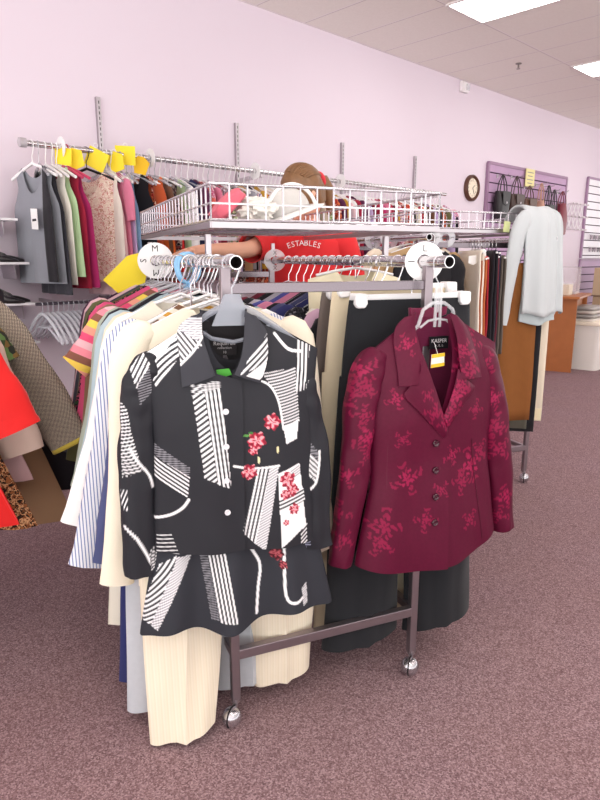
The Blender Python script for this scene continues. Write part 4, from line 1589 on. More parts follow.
class Print:
    """printed pattern evaluated on the cloth's own (x, z)"""
    def __init__(s, conv, base):
        s.c, s.ops, s.base = conv, [], base

    def poly(s, pts):
        return [s.c(*p) for p in pts]

    def stripes(s, pts, a, b, period, duty=.5, on=WHT, off=BLK, bend=0):
        A, B = s.c(*a), s.c(*b)
        L_ = math.hypot(B[0] - A[0], B[1] - A[1])
        s.ops.append(('s', s.poly(pts), (-(B[1] - A[1]) / L_, (B[0] - A[0]) / L_), A, period, duty, on, off, bend))

    def solid(s, pts, c):
        s.ops.append(('p', s.poly(pts), c))

    def line(s, pts, w, c=WHT):
        q = s.poly(pts)
        s.ops.append(('l', [tuple(p) for p in catmull(q, 5 * len(q))], w, c))

    def flower(s, x, y, r, seed=0, c1='#c8344e', c2='#f3a9b0', c3='#8d1630'):
        s.ops.append(('f', s.c(x, y), r, seed, L3(c1), L3(c2), L3(c3)))

    def dot(s, x, y, rx, rz_, c):
        s.ops.append(('d', s.c(x, y), rx, rz_, L3(c)))

    def __call__(s, V):
        V = np.array(V)
        X, Z = V[:, 0], V[:, 2]
        col = np.tile(s.base, (len(X), 1)).astype(float)
        for o in s.ops:
            if o[0] == 's':
                k = inpoly(X, Z, o[1])
                (nx, nz), (ax, az) = o[2], o[3]
                d = (X - ax) * nx + (Z - az) * nz
                tt = (X - ax) * nz - (Z - az) * nx
                d = d + o[8] * tt * tt
                f = np.mod(d / o[4], 1)
                e = .12
                on = np.clip(np.minimum(f, o[5] - f) / e + .5, 0, 1) * (f < o[5] + .06) + np.clip((f - 1) / e + .5, 0, 1)
                on = np.clip(on, 0, 1)[:, None]
                cc = o[6] * on + o[7] * (1 - on)
                col[k] = cc[k]
            elif o[0] == 'p':
                col[inpoly(X, Z, o[1])] = o[2]
            elif o[0] == 'l':
                d = seg_dist(X, Z, o[1])
                a = np.clip((o[2] / 2 - d) / .0012 + .5, 0, 1)[:, None]
                col = col * (1 - a) + o[3] * a
            elif o[0] == 'd':
                k = ((X - o[1][0]) / o[2]) ** 2 + ((Z - o[1][1]) / o[3]) ** 2 < 1
                col[k] = o[4]
            else:
                (cx, cz), r, sd = o[1], o[2], o[3]
                rr = np.hypot(X - cx, Z - cz) / r
                an = np.arctan2(Z - cz, X - cx)
                edge = .86 + .1 * np.cos(5 * an + sd) + .07 * np.cos(9 * an + sd * 2)
                k = rr < edge
                v = np.sin(rr * 6 + 1.5 * np.sin(5 * an + sd * 1.3) + 1.2 * np.sin(2 * an - sd))
                cc = np.where((v > .35)[:, None], o[5], np.where((v < -.45)[:, None], o[6], o[4]))
                col[k] = cc[k]
        return col


JB = R(0.0, -.028, ZR)
JRZ = math.radians(13)
Q = lambda x, y: plocal(x, y, JB, JRZ, -.05)
Qs = lambda x, y: plocal(x, y, JB, JRZ, -.015)
zneck = Q(224, 318)[1]
G1 = Garment(zn=zneck, nw=.062, sw=.212, sd=.085, widths=[(0, .212), (.2, .205), (.45, .2), (1, .215)], hem=Q(230, 553)[1], depth=[(0, .014), (.14, .045), (.4, .055), (1, .05)], fold=.006, folds=2.2, wr=.007, seed=2.4, hem_tilt=-.02)
pr = Print(Q, BLK)
# front placket: slanting fine stripes beside upright wide ones
pr.stripes([(190.9, 385), (204, 384), (219, 484), (204.5, 478)], (192, 400), (205, 390), .0115, .5)
pr.stripes([(203, 384), (220, 380), (231.5, 489), (218, 484)], (204, 384), (218.5, 484), .0098, .52)
# left shoulder
pr.solid([(140, 349), (178, 330), (180, 340), (151, 372)], WHT)
pr.stripes([(180, 334), (181, 357), (156, 389), (149, 374)], (152, 386), (181, 340), .0118, .5, bend=2.2)
# left side block and arc
pr.stripes([(152, 446), (190, 468), (189, 481), (152, 459)], (152, 452), (190, 448), .0058, .5, GRY, BLK)
pr.stripes([(152, 458), (190, 478), (188, 499), (151, 480)], (152, 462), (189, 483), .0092, .48)
pr.line([(189, 501), (183, 510), (172, 518), (155, 524)], .007)
pr.stripes([(157, 539), (171, 536), (183, 566), (157, 566)], (157, 546), (173, 543), .0105, .24)
# right breast hatch and shoulder
pr.stripes([(263, 374), (297, 368), (301, 424), (286, 432), (279, 400)], (263, 378), (296, 374), .0078, .42, bend=-1.4)
pr.line([(257, 380), (270, 386), (279, 402), (284, 430)], .005)
pr.solid([(284, 428), (300, 420), (298, 440), (287, 445)], WHT)
pr.stripes([(301, 340), (315, 344), (306, 392), (297, 393)], (305, 346), (301, 392), .0105, .5)
pr.line([(277, 335), (290, 350), (304, 353)], .007)
# lower right blocks
pr.line([(234, 466), (256, 469), (279, 466)], .006)
pr.stripes([(257, 469), (271, 469), (257, 546), (243, 534)], (258, 469), (245, 534), .0098, .52)
pr.stripes([(270, 469), (279, 467), (266, 552), (256, 545)], (270, 480), (279, 474), .0062, .5, WHT, GRY)
pr.solid([(278, 474), (301, 465), (308, 528), (282, 548)], WHT)
pr.stripes([(279, 500), (305, 490), (307, 503), (280, 512)], (279, 503), (306, 493), .0098, .5, BLK, WHT)
pr.stripes([(291, 471), (301, 466), (302, 476), (294, 481)], (291, 476), (302, 470), .006, .5, GRY, WHT)
pr.stripes([(302, 534), (309, 526), (309, 552), (303, 554)], (300, 540), (309, 532), .009, .4)
for x, y, r, sd in ((272.5, 422, .019, 0), (257, 441, .021, 1.5), (253.5, 451, .011, 3), (249.5, 472.5, .0185, 2), (288, 480, .019, 4), (293, 491, .016, .7), (286, 495, .013, 2.6), (295, 510, .0135, 5.1), (286.5, 523, .0075, 3.3)):
    pr.flower(x, y, r * 1.2, sd)
pr.dot(246.5, 436, .009, .0035, '#5f9b4e')
pr.dot(251, 433.5, .006, .003, '#3f7a3d')
pr.dot(259, 460.5, .0032, .0095, '#e9e0b5')
pr.dot(278, 450, .003, .009, '#e2d9a8')
# sleeves
ps = Print(Q, BLK)
ps.stripes([(129, 372), (142, 354), (150, 366), (136, 391)], (130, 386), (144, 358), .0098, .5)
ps.stripes([(137, 388), (149, 368), (153, 394), (140, 408)], (137, 400), (152, 396), .0062, .5, GRY, BLK)
ps.stripes([(119, 405), (126, 412), (130, 432), (142, 476), (121, 484)], (122, 430), (136, 426), .0085, .42)
ps.line([(129, 452), (138, 466), (149, 480), (153, 492)], .006)
ps.line([(124, 534), (138, 546), (152, 572)], .007)
ps.stripes([(149, 560), (156, 552), (160, 570), (152, 580)], (149, 566), (157, 562), .008, .4)
ps.stripes([(119, 497), (127, 497), (127, 518), (121, 515)], (120, 515), (126, 500), .008, .35)
ps.stripes([(296, 430), (309, 430), (309, 458), (297, 448)], (297, 436), (309, 438), .0092, .5)
ps.stripes([(308, 441), (323, 456), (323, 466), (308, 453)], (308, 446), (316, 444), .0058, .5, GRY, BLK)
ps.stripes([(308, 453), (323, 466), (319, 486), (307, 475)], (308, 456), (322, 469), .0095, .5)
ps.stripes([(302, 343), (320, 347), (309, 392), (300, 394)], (306, 346), (302, 391), .0105, .5)
ps.line([(322.5, 455), (322, 470), (318, 487), (304, 502)], .006)
ps.stripes([(302, 528), (307, 528), (315, 552), (304, 558)], (303, 536), (311, 534), .0085, .45, L3('#a9abc4'), BLK)
JACKET_M = VCOL('patterned_crepe', .62, .3)
LINING = FAB('black_lining', '#2d2a2c', .6)
jk = thing('patterned_jacket', 'black jacket printed with white stripes and red flowers at the rack front', 'jacket', JB, JRZ)


def vbuild(mb, name, mat, parent, prn, **k):
    return mb.build(name, mat, parent, colors=prn(mb.v), **k)


zV = Q(231, 378)[1]
mb = MB()
G1.half(mb, 1, zV, -.010, 110, 270, dy=.004, edge=[Q(248, 313), Q(244, 345), Q(240, 360), Q(233, 374), (-.010, Q(231, 381)[1]), (-.010, -2)])
vbuild(mb, 'right_front', JACKET_M, jk, pr)
mb = MB()
G1.half(mb, -1, zV, .014, 110, 270, dy=-.003, edge=[Q(202, 313), Q(205, 345), Q(210, 360), Q(217, 374), (.014, Q(231, 381)[1]), (.014, -2)])
vbuild(mb, 'left_front', JACKET_M, jk, pr)
mb = MB(); G1.sheet(mb, False, 30, 40); mb.build('back', LINING, jk)
mb = MB()
sleeve(mb, [Qs(159, 357), Qs(146, 374), Qs(139, 410), Qs(137.5, 480), Qs(141, 578)], [.034, .043, .043, .044, .043], [.034, .038, .034, .03], n=110, m=220, seed=3, wr=.008, y0=.012)
vbuild(mb, 'sleeve', JACKET_M, jk, ps)
mb = MB()
sleeve(mb, [Qs(285, 350), Qs(297, 365), Qs(307, 405), Qs(315, 470), Qs(319, 549)], [.032, .04, .041, .043, .04], [.034, .038, .034, .03], n=110, m=220, seed=9, wr=.008, y0=.012)
vbuild(mb, 'sleeve', JACKET_M, jk, ps)
# collar
pc = Print(Q, L3('#34343b'))
pc.stripes([(188, 318), (205, 318), (203, 336), (193, 345), (177, 330)], (180, 332), (203, 332), .0055, .5, WHT, GRY)
pc.stripes([(176, 329), (203, 345), (192, 352), (181, 366)], (178, 333), (194, 352), .0098, .5)
pc.line([(181, 365), (193, 352), (203, 337)], .005)
pc.stripes([(247, 360), (268, 334), (268, 362), (240, 374)], (243, 366), (268, 341), .0105, .5)
pc.solid([(245, 375), (266, 360), (268, 372), (259, 379)], WHT)
mb = MB(); G1.patch(mb, [Q(*p) for p in ((203, 313), (203, 335), (209, 357), (215, 375))], [Q(*p) for p in ((192, 317), (178, 331), (180, 362), (182, 388))], 44, 70, .008, .008)
vbuild(mb, 'collar_flap', VCOL('patterned_collar', .6, .3), jk, pc, solid=.003)
mb = MB(); G1.patch(mb, [Q(*p) for p in ((247, 312), (245, 335), (241, 357), (234, 374))], [Q(*p) for p in ((258, 318), (268, 334), (267, 360), (260, 383))], 44, 70, .008, .008)
vbuild(mb, 'collar_flap', VCOL('patterned_collar'), jk, pc, solid=.003)


def back_collar(G, h, xl, xr, yb, mat, parent, lean=.0, dz=0):
    m = MB()
    rows = []
    for j in range(8):
        v = j / 7
        rows.append([((xl + xr) / 2 - (xr - xl) / 2 * math.cos(PI * i / 24) * (1 + .05 * v), -.012 + (yb + lean * v) * math.sin(PI * i / 24), G.zn + dz - .02 * math.sin(PI * i / 24) + h * v * (.6 + .4 * math.sin(PI * i / 24))) for i in range(25)])
    m.grid(rows)
    return m.build('collar_band', mat, parent, solid=.003)


back_collar(G1, .03, Q(203, 313)[0], Q(247, 312)[0], .04, FAB('black_collar', '#2f2f36'), jk)
# pearly buttons
PEARL = P('pearl_button', '#dedbe0', .2, spec=.7)
for px, py in ((225.5, 411), (226, 446), (226.5, 480), (227.5, 512)):
    x, z = Q(px, py)
    mb = MB()
    mb.lathe([(.0075, 0), (.0075, .002), (.0055, .003), (.0045, .002), (.001, .002)], 16, M=Matrix.Translation((x, G1.yf(x, z) - .004, z)) @ Matrix.Rotation(PI / 2, 4, 'X'))
    mb.build('button', PEARL, jk)
# woven label on the back lining, and the green ticket
x, z = plocal(224.5, 347, JB, JRZ, .035)
mb = MB()
yb = G1.yf(x, z, False) - .006
mb.box((x, yb, z), (.062, .002, .042))
lb = mb.build('woven_label', FAB('label_black', '#231f21', .6), jk, smooth=False)
lb['label'] = 'black woven label with two lines of pale lettering'
mb = MB()
text_mb(mb, 'Requin Ba', .0135, lambda a, b: (x + a, yb - .0016, z + .009 + b))
text_mb(mb, 'collection', .009, lambda a, b: (x + a, yb - .0016, z - .002 + b))
text_mb(mb, '10', .009, lambda a, b: (x + a, yb - .0016, z - .013 + b))
mb.build('lettering', P('label_thread', '#b9b2b4', .6), lb, smooth=False)
mb = MB()
gx = [Q(*p) for p in ((217, 371.5), (230, 370), (233, 376), (224, 379), (218, 376))]
mb.prism(gx, -.03, -.028)
tk = thing('green_ticket', 'small bright green ticket in the neck of the black patterned jacket', 'ticket', JB, JRZ)
mb.build('ticket', P('green_ticket', '#4fae3b', .6), tk, smooth=False)
# hanger with grey clear body
hanger('clothes_hanger', 'clear plastic hanger holding the black patterned jacket', JB, JRZ, clear_mat('clear_hanger_body', '#a3a8b4', .5), CLEAR2, span=.17, drop=-zneck - .022, arm_drop=.1, style='wide', r=.008)
# the long sheer layer underneath
pt = Print(Q, L3('#303138'))
pt.stripes([(160, 572), (178, 560), (152, 632), (137, 628)], (176, 560), (143, 628), .0105, .5, bend=1.5)
pt.stripes([(178, 562), (193, 560), (158, 634), (151, 632)], (176, 575), (186, 568), .0055, .5, WHT, GRY)
pt.stripes([(201, 560), (209, 556), (222, 620), (212, 620)], (202, 566), (216, 564), .0065, .5, GRY, BLK)
pt.stripes([(208, 555), (226, 551), (238, 620), (220, 620)], (209, 556), (221, 620), .0095, .5)
pt.line([(249, 548), (256, 558), (262.5, 571), (260, 592), (258, 616)], .0075)
pt.line([(286, 545), (285, 575), (287, 597), (296, 601), (304, 598)], .0075)
for x_, y_, r, sd in ((278, 556, .02, 1), (284, 566, .013, 3), (274, 549, .012, 2)):
    pt.flower(x_, y_, r, sd, '#7b2432', '#b4575f', '#421019')
pt.stripes([(303, 590), (309, 586), (309, 604), (304, 606)], (303, 592), (309, 590), .006, .5, WHT, GRY)
TB = R(0, -.022, ZR)
QT = lambda a, b: plocal(a, b, TB, JRZ, -.045)
pt.c = QT
zl, zr_ = QT(150, 635)[1], QT(305, 605)[1]
tun = thing('sheer_tunic', 'long sheer black printed tunic hanging below the hem of the patterned jacket', 'tunic', TB, JRZ)
G1b = Garment(zn=zneck - .03, nw=.06, sw=.19, sd=.08, widths=[(0, .19), (.3, .185), (.62, .205), (1, .262)], hem=QT(228, 624)[1], depth=[(0, .008), (.14, .018), (.68, .02), (.84, .044), (1, .062)], fold=.022, folds=3.2, wr=.006, seed=5.2, hem_tilt=(zr_ - zl) / .44, hem_wave=.012)
mb = MB(); G1b.sheet(mb, True, 200, 330, neck=.1); vbuild(mb, 'front', VCOL('sheer_print', .7, .25), tun, pt)
mb = MB(); G1b.sheet(mb, False, 60, 60, neck=.08); mb.build('back', FAB('sheer_black', '#2b2a2f', .75), tun)

# =================================================================== BURGUNDY BLAZER (front of right rail)
BB = R(.588, -.03, ZR)
BRZ = RB
QB = lambda x, y: plocal(x, y, BB, BRZ, -.055)
QBs = lambda x, y: plocal(x, y, BB, BRZ, -.015)
znb = QB(438, 316)[1]
G2 = Garment(zn=znb, nw=.052, sw=.205, sd=.092, widths=[(0, .205), (.15, .215), (.45, .2), (.6, .2), (.8, .222), (1, .244)], hem=QB(439, 566)[1], depth=[(0, .016), (.14, .052), (.35, .06), (.55, .052), (1, .068)], fold=.01, folds=2.0, wr=.006, seed=7.7, hem_tilt=.02)
_zh = G2.zhem
G2.zhem = lambda x: _zh(x) + .06 * (x / .24) ** 2 * (1 if x > 0 else .55)
_cx = lambda t: .018 * t


def roses(conv, spots, seed=0):
    pts = [(conv(x, y), r) for x, y, r in spots]
    base_, lite, dark = L3('#570c2b'), L3('#8f1a44'), L3('#4f0d28')

    def f(V):
        V = np.array(V)
        X, Z = V[:, 0], V[:, 2]
        col = np.tile(base_, (len(X), 1)).astype(float)
        mott = .5 + .5 * np.sin(X * 260 + 3 * np.sin(Z * 90)) * np.sin(Z * 230 + 2 * np.sin(X * 120))
        col *= (.94 + .1 * mott)[:, None]
        for k, ((cx, cz), r) in enumerate(pts):
            rr = np.hypot(X - cx, Z - cz) / r
            an = np.arctan2(Z - cz, X - cx)
            edge = .8 + .17 * np.cos(5 * an + k) + .1 * np.cos(9 * an + 2 * k) + .05 * np.sin(17 * an)
            v = np.sin(rr * 7.5 + 1.6 * np.sin(5 * an + k * 1.7) + 1.2 * np.sin(2 * an + k))
            m_ = (rr < edge) & (v > -.35)
            col[m_] = lite * (.9 if k % 3 else 1.1)
            # leaf sprays around the bloom
            sp_ = (rr >= edge) & (rr < 1.75) & (np.sin(4 * an + k * 2.1) > .45) & (np.sin(rr * 9 + 2 * np.sin(7 * an + k)) > -.1)
            col[sp_] = lite * .82
        return col
    return f


rose_spots = [(409, 480, .03), (386, 528, .032), (383, 545, .024), (474, 466, .034), (463, 482, .024), (484, 452, .022), (465, 362, .03), (478, 345, .024), (440, 490, .018), (452, 455, .02), (425, 520, .022), (470, 520, .02), (398, 400, .018), (478, 410, .018), (404, 440, .016)]
fb_ = roses(QB, rose_spots)
sl_spots = [(366, 372, .03), (361, 395, .026), (371, 388, .02), (372, 440, .028), (368, 418, .02), (372, 456, .02), (352, 480, .022), (345, 520, .022), (350, 545, .018), (499, 400, .022), (501, 430, .03), (505, 452, .024), (512, 500, .024), (507, 520, .02), (490, 365, .024)]
fs_ = roses(QB, sl_spots)
lap_spots = [(452, 393, .03), (447, 411, .024), (458, 384, .02), (441, 421, .014), (431, 412, .018), (425, 395, .012)]
fl_ = roses(QB, lap_spots)
col_spots = [(410, 345, .018), (468, 368, .03), (461, 350, .02)]
fc_ = roses(QB, col_spots)
SATIN = VCOL('burgundy_jacquard', .5, .2, .0, bump=.15, bscale=420)
SATIN.node_tree.nodes['Principled BSDF'].inputs['Sheen Tint'].default_value = (1, .5, .7, 1)
bz = thing('burgundy_blazer', 'burgundy rose-patterned satin blazer hanging at the front of the right rail', 'jacket', BB, BRZ)
zVb = QB(440, 424)[1]
mb = MB(); G2.half(mb, 1, zVb, -.006, 90, 200, dy=.004, edge=[QB(456, 313), QB(455, 345), QB(452, 375), QB(440, 416), (-.006, QB(440, 424)[1]), (-.006, -2)]); vbuild(mb, 'right_front', SATIN, bz, fb_)
mb = MB(); G2.half(mb, -1, zVb, .022, 90, 200, dy=-.005, edge=[QB(420, 313), QB(421, 345), QB(427, 368), QB(442, 422), (.022, QB(442, 428)[1]), (.022, -2)]); vbuild(mb, 'left_front', SATIN, bz, fb_)
mb = MB(); G2.sheet(mb, False, 30, 40); mb.build('back', FAB('burgundy_lining', '#6d2041', .5), bz)
mb = MB()
sleeve(mb, [QBs(387, 354), QBs(373, 371), QBs(363, 422), QBs(356, 490), QBs(343, 567)], [.036, .046, .05, .043, .033], [.038, .045, .04, .034], n=90, m=170, seed=4, wr=.006, y0=.008)
vbuild(mb, 'sleeve', SATIN, bz, fs_)
mb = MB()
sleeve(mb, [QBs(473, 347), QBs(486, 362), QBs(497, 410), QBs(503, 468), QBs(507, 530)], [.034, .044, .047, .042, .036], [.038, .045, .04, .034], n=90, m=170, seed=14, wr=.006, y0=.008)
vbuild(mb, 'sleeve', SATIN, bz, fs_)
mb = MB(); G2.patch(mb, [QB(*p) for p in ((421, 313), (420, 333), (421, 352), (417, 384))], [QB(*p) for p in ((411, 318), (401, 331), (399, 360), (399, 387))], 30, 60, .012, .008)
vbuild(mb, 'collar_flap', SATIN, bz, fc_, solid=.003)
mb = MB(); G2.patch(mb, [QB(*p) for p in ((455, 313), (457, 335), (456, 355), (458, 378))], [QB(*p) for p in ((463, 318), (472, 330), (476, 352), (480, 377))], 30, 60, .012, .008)
vbuild(mb, 'collar_flap', SATIN, bz, fc_, solid=.003)
mb = MB(); G2.patch(mb, [QB(*p) for p in ((421, 348), (426, 366), (434, 392), (444, 427))], [QB(*p) for p in ((417, 382), (404, 395), (420, 414), (442, 438))], 30, 60, .009, .008)
vbuild(mb, 'lapel', SATIN, bz, fl_, solid=.003)
mb = MB(); G2.patch(mb, [QB(*p) for p in ((456, 368), (451, 386), (445, 402), (440, 416))], [QB(*p) for p in ((459, 378), (473, 387), (460, 404), (444, 428))], 30, 60, .008, .008)
vbuild(mb, 'lapel', SATIN, bz, fl_, solid=.003)
back_collar(G2, .035, QB(421, 313)[0], QB(455, 313)[0], .045, FAB('burgundy_collar', '#6d1c3c', .5), bz)
BTN = P('dark_button', '#3d1022', .25, spec=.6)
for px, py in ((435, 443), (435, 470), (434, 496), (432.5, 521)):
    x, z = QB(px, py)
    mb = MB()
    mb.lathe([(.0105, 0), (.0105, .003), (.008, .005), (.006, .0035), (.001, .0035)], 16, M=Matrix.Translation((x, G2.yf(x, z) - .006, z)) @ Matrix.Rotation(PI / 2, 4, 'X'))
    mb.build('button', BTN, bz)
# front darts
for a, b in (((392, 430), (388, 560)), ((474, 440), (484, 540))):
    mb = MB()
    A, B = QB(*a), QB(*b)
    mb.tube([(A[0] + (B[0] - A[0]) * t, G2.yf(A[0] + (B[0] - A[0]) * t, A[1] + (B[1] - A[1]) * t) + .0002, A[1] + (B[1] - A[1]) * t) for t in np.linspace(0, 1, 24)], .0011, 5)
    mb.build('dart_seam', P('burgundy_seam', '#54122b', .6), bz)
x, z = plocal(438.5, 342.5, BB, BRZ, .035)
yb2 = G2.yf(x, z, False) - .012
mb = MB(); mb.box((x, yb2, z), (.064, .002, .036))
lb = mb.build('woven_label', FAB('label_black2', '#17131a', .5), bz, smooth=False)
lb['label'] = 'black woven label with white lettering'
mb = MB()
text_mb(mb, 'KASPER', .0155, lambda a, b: (x + a, yb2 - .0016, z + .005 + b))
text_mb(mb, 'A . S . L', .009, lambda a, b: (x + a, yb2 - .0016, z - .0085 + b))
mb.build('lettering', P('label_white', '#e7e2e4', .6), lb, smooth=False)
tk = thing('price_tag', 'yellow and white price tag inside the burgundy blazer neck', 'price tag', BB, BRZ)
mb = MB(); mb.prism([QB(*p) for p in ((437, 356), (450, 354), (449.5, 367), (436, 369.5))], -.03, -.0285); mb.build('card', P('tag_white', '#f4eee4', .5), tk, smooth=False)
mb = MB(); mb.prism([QB(*p) for p in ((437, 356), (450, 354), (450, 357.5), (437, 359.5))], -.0312, -.0302); mb.prism([QB(*p) for p in ((436.3, 366), (449.6, 363.8), (449.5, 367), (436, 369.5))], -.0312, -.0302); mb.build('band', P('tag_yellow', '#f2c22d', .5), tk, smooth=False)
mb = MB(); mb.tube([(QB(443, 355)[0], -.03, QB(443, 355)[1]), (QB(444, 345)[0], -.01, QB(444, 345)[1])], .0008, 4); mb.build('string', WHITE_PL, tk)
hanger('clothes_hanger', 'clear plastic loop-topped hanger holding the burgundy blazer', BB, BRZ, CLEAR, CLEAR, span=.19, drop=-znb - .004, arm_drop=.1, style='loop', r=.0055, sgn=-1)

# =================================================================== CLOTHES OF THE SECOND RACK
SG, SH = 'clothes on the second rack', 'hangers on the second rack'
hang_top('hanging_blouse', 'black short-sleeved top with white card at the front of the second rack', R2(.03, -.03, ZR2), RB, FAB('black_card_top', '#1f1e22'), thin(.16, -.66, 61, zn=-.06, sd=.05), .2, .05, .05, group=SG, hgroup=SH, hang_label='hanger inside the black top with the white card')
g = thing('price_ticket', 'white card ticket beside the tan jacket sleeve on the second rack', 'ticket', R2(.24, -.06, ZR2), RB)
m = MB(); m.prism([(.0, -.09), (.055, -.085), (.06, -.12), (.03, -.135), (.0, -.125)], -.003, 0); m.build('card', WHITE_CARD, g, smooth=False)
hang_top('hanging_jacket', 'camel tan jacket with its sleeve beside the white ticket on the second rack', R2(.035, .07, ZR2), RB, FAB('camel_tan', '#c9a578'), thin(.235, -.7, 62, zn=-.045, sd=.05), .5, .03, .045, cat='jacket', group=SG, hgroup=SH, hang_label='white padded hanger inside the camel tan jacket')
hang_top('hanging_blouse', 'cream blouse behind the camel tan jacket on the second rack', R2(.03, .16, ZR2), RB, FAB('cream_blouse2', '#efe5d2'), thin(.225, -.7, 63, zn=-.04, sd=.05), .45, .06, .045, group=SG, hgroup=SH, hang_label='hanger inside the cream blouse of the second rack')
for i, px in enumerate((394, 411, 450, 465)):
    s = (.5, .32, .1, .2)[i]
    a = (.0, .0, .07, .16)[i]
    ring_disc('size_divider', ['clear size divider farthest left on the second rack', 'clear size divider second from the left on the second rack', 'clear size divider above the camel tan jacket', 'clear size divider nearest the draped grey jacket'][i], R2(a, s if i < 2 else .03, ZR2 if i < 2 else 1.40), RB - .3, .05, 'size dividers on the second rack', 'MLML', CLEAR)


def fold_slab(name, label, base, rz, mat, wid, length, thick=.028, group=SG, cat='trousers', band=None, hl=None, z0=-.09):
    """trousers folded in half over a hanger bar: front and back fall joined by a rounded fold"""
    g = thing(name, label, cat, base, rz, group)
    prof = []
    for t in np.linspace(0, 1, 14):
        prof.append((-thick, z0 - length + (length - .03) * t))
    for a in np.linspace(0, PI, 9)[1:-1]:
        prof.append((-thick * math.cos(a), z0 - .03 + .03 * math.sin(a)))
    for t in np.linspace(0, 1, 14):
        prof.append((thick, z0 - .03 - (length * .94 - .03) * t))
    rows = []
    for i in range(9):
        q = -1 + 2 * i / 8
        rows.append([(q * wid / 2 * (1 + .1 * (z0 - z)), y + .007 * noise.noise(Vector((q * 2, z * 5, wid * 50))) + .004 * math.sin(q * 5 + z * 8), z) for y, z in prof])
    m = MB(); m.grid(rows); m.build('folded_leg', mat, g, solid=.008, off=0)
    if band:
        m = MB(); m.box((0, -thick - .006, z0 - length + .04), (wid * 1.05, .006, .07)); m.build('cuff', band, g, bevel=.002)
    hanger('trouser_hanger', hl or 'hanger holding the ' + label.split(' on the second')[0].split(' under')[0], base, rz, WHITE_PL, span=wid / 2 + .01, drop=-z0 - .012 + .02, arm_drop=.0, r=.005, group=SH)
    return g


side = RB - PI / 2
edge_list = [(.285, 'cream folded trousers seen edge-on beside the tan sleeve', '#eadfcf'), (.305, 'rust orange folded trousers seen edge-on', '#b8643a'), (.325, 'white folded trousers seen edge-on next to the red ones', '#e9e6e4'), (.345, 'red folded trousers seen edge-on', '#a82c38'),
             (.368, 'black folded trousers seen edge-on right of the red ones', '#232026'), (.39, 'maroon patterned folded trousers seen edge-on', '#6a2f3a'), (.415, 'dark navy folded trousers seen edge-on', '#2c2b44'), (.44, 'grey-brown folded trousers seen edge-on behind the grey sleeve', '#5f564f')]
for a, lab, c in edge_list:
    fold_slab('folded_trousers', lab, R2(a + .035, .03, 1.372), side - .3 + .08 * math.sin(a * 70), FAB('fold_' + c.strip('#'), c), .28 + .03 * math.sin(a * 90), .6 + .08 * math.sin(a * 55), .009, z0=-.05 - .02 * math.sin(a * 130), hl='hanger of the ' + lab.split(' seen')[0])
fold_slab('corduroy_trousers', 'rust brown corduroy trousers folded under the draped grey jacket', R2(.60, -.03, 1.36), RB - .25, STRIPE('rust_cord', ['#7a4a2a', '#96602f'], .006), .21, .86, .02)
fold_slab('folded_trousers', 'grey-green folded trousers right behind the corduroy ones', R2(.70, .03, 1.36), RB - .7, FAB('greygreen_tr', '#6e6c5f'), .12, .93, .018)
fold_slab('folded_trousers', 'black folded trousers between the corduroy and the cream pair', R2(.735, .02, 1.36), RB - .55, FAB('black_tr2', '#232226'), .13, .95, .02)
fold_slab('folded_trousers', 'cream folded trousers with turned cuff under the draped grey jacket right side', R2(.82, .04, 1.36), RB - .5, FAB('cream_tr2', '#e9dbc6'), .11, .90, .018, band=FAB('cream_cuff', '#efe1bd'))
# pale grey jacket draped over the basket
GREYJ = FAB('pale_grey_fleece', '#c3c8ca', .9, sheen=.25, bump=.2)
gj = thing('draped_jacket', 'pale grey jacket draped over the corner of the second wire basket', 'jacket', R2(.70, .0, 1.53), RB)


def drape(prof, x0, x1, x0b, x1b, n=22, seed=0, amp=.01):
    """prof: (y, z) from inside the basket over the rim to the hem; x range widens from (x0,x1) at top to (x0b,x1b) at hem"""
    P2 = catmull(prof, 40)
    rows = []
    for i, (y, z) in enumerate(P2):
        t = i / 39
        row = []
        for j in range(n + 1):
            q = j / n
            lo, hi = x0 + (x0b - x0) * t, x1 + (x1b - x1) * t
            x = lo + (hi - lo) * q
            f = amp * t * math.sin(q * 11 + seed + t * 1.5) + .008 * noise.noise(Vector((q * 4, t * 5, seed)))
            row.append((x, y - f - .03 * t * math.sin(PI * q), z + .012 * math.sin(q * 6 + seed) * t))
        rows.append(row)
    return rows


m = MB(); m.grid(drape([(.13, -.04), (.08, .015), (.02, .03), (-.03, .005), (-.055, -.08), (-.075, -.3), (-.085, -.53)], -.085, .075, -.125, .10, seed=1, amp=.012)); m.build('body', GREYJ, gj, solid=.012)
m = MB(); m.grid(drape([(-.03, -.1), (-.05, -.25), (-.062, -.42), (-.066, -.575)], -.09, .09, -.115, .115, seed=2, amp=.01)); m.build('under_layer', FAB('pale_grey_under', '#b7c1c3', .9), gj, solid=.01)
m = MB(); m.grid(drape([(.18, -.04), (.1, .02), (.05, .02), (.0, -.03), (-.02, -.2), (-.03, -.36), (-.035, -.53)], .07, .16, .085, .20, n=12, seed=4, amp=.012)); m.build('right_panel', GREYJ, gj, solid=.012)
m = MB(); sleeve(m, [(-.08, .0), (-.135, -.07), (-.185, -.30), (-.215, -.58)], [.04, .05, .044, .03], [.02, .026, .024, .018], n=18, m=20, seed=6, wr=.006, y0=-.055); m.build('sleeve', GREYJ, gj)
g = thing('price_ticket', 'small pale green ticket on the second wire basket left of the grey jacket', 'ticket', R2(.49, .0, 1.455), RB)
m = MB(); m.prism([(0, -.02), (.04, -.025), (.045, .03), (.005, .035)], -.009, -.006); m.build('card', P('pale_green_card', '#dbe3a4', .6), g, smooth=False)
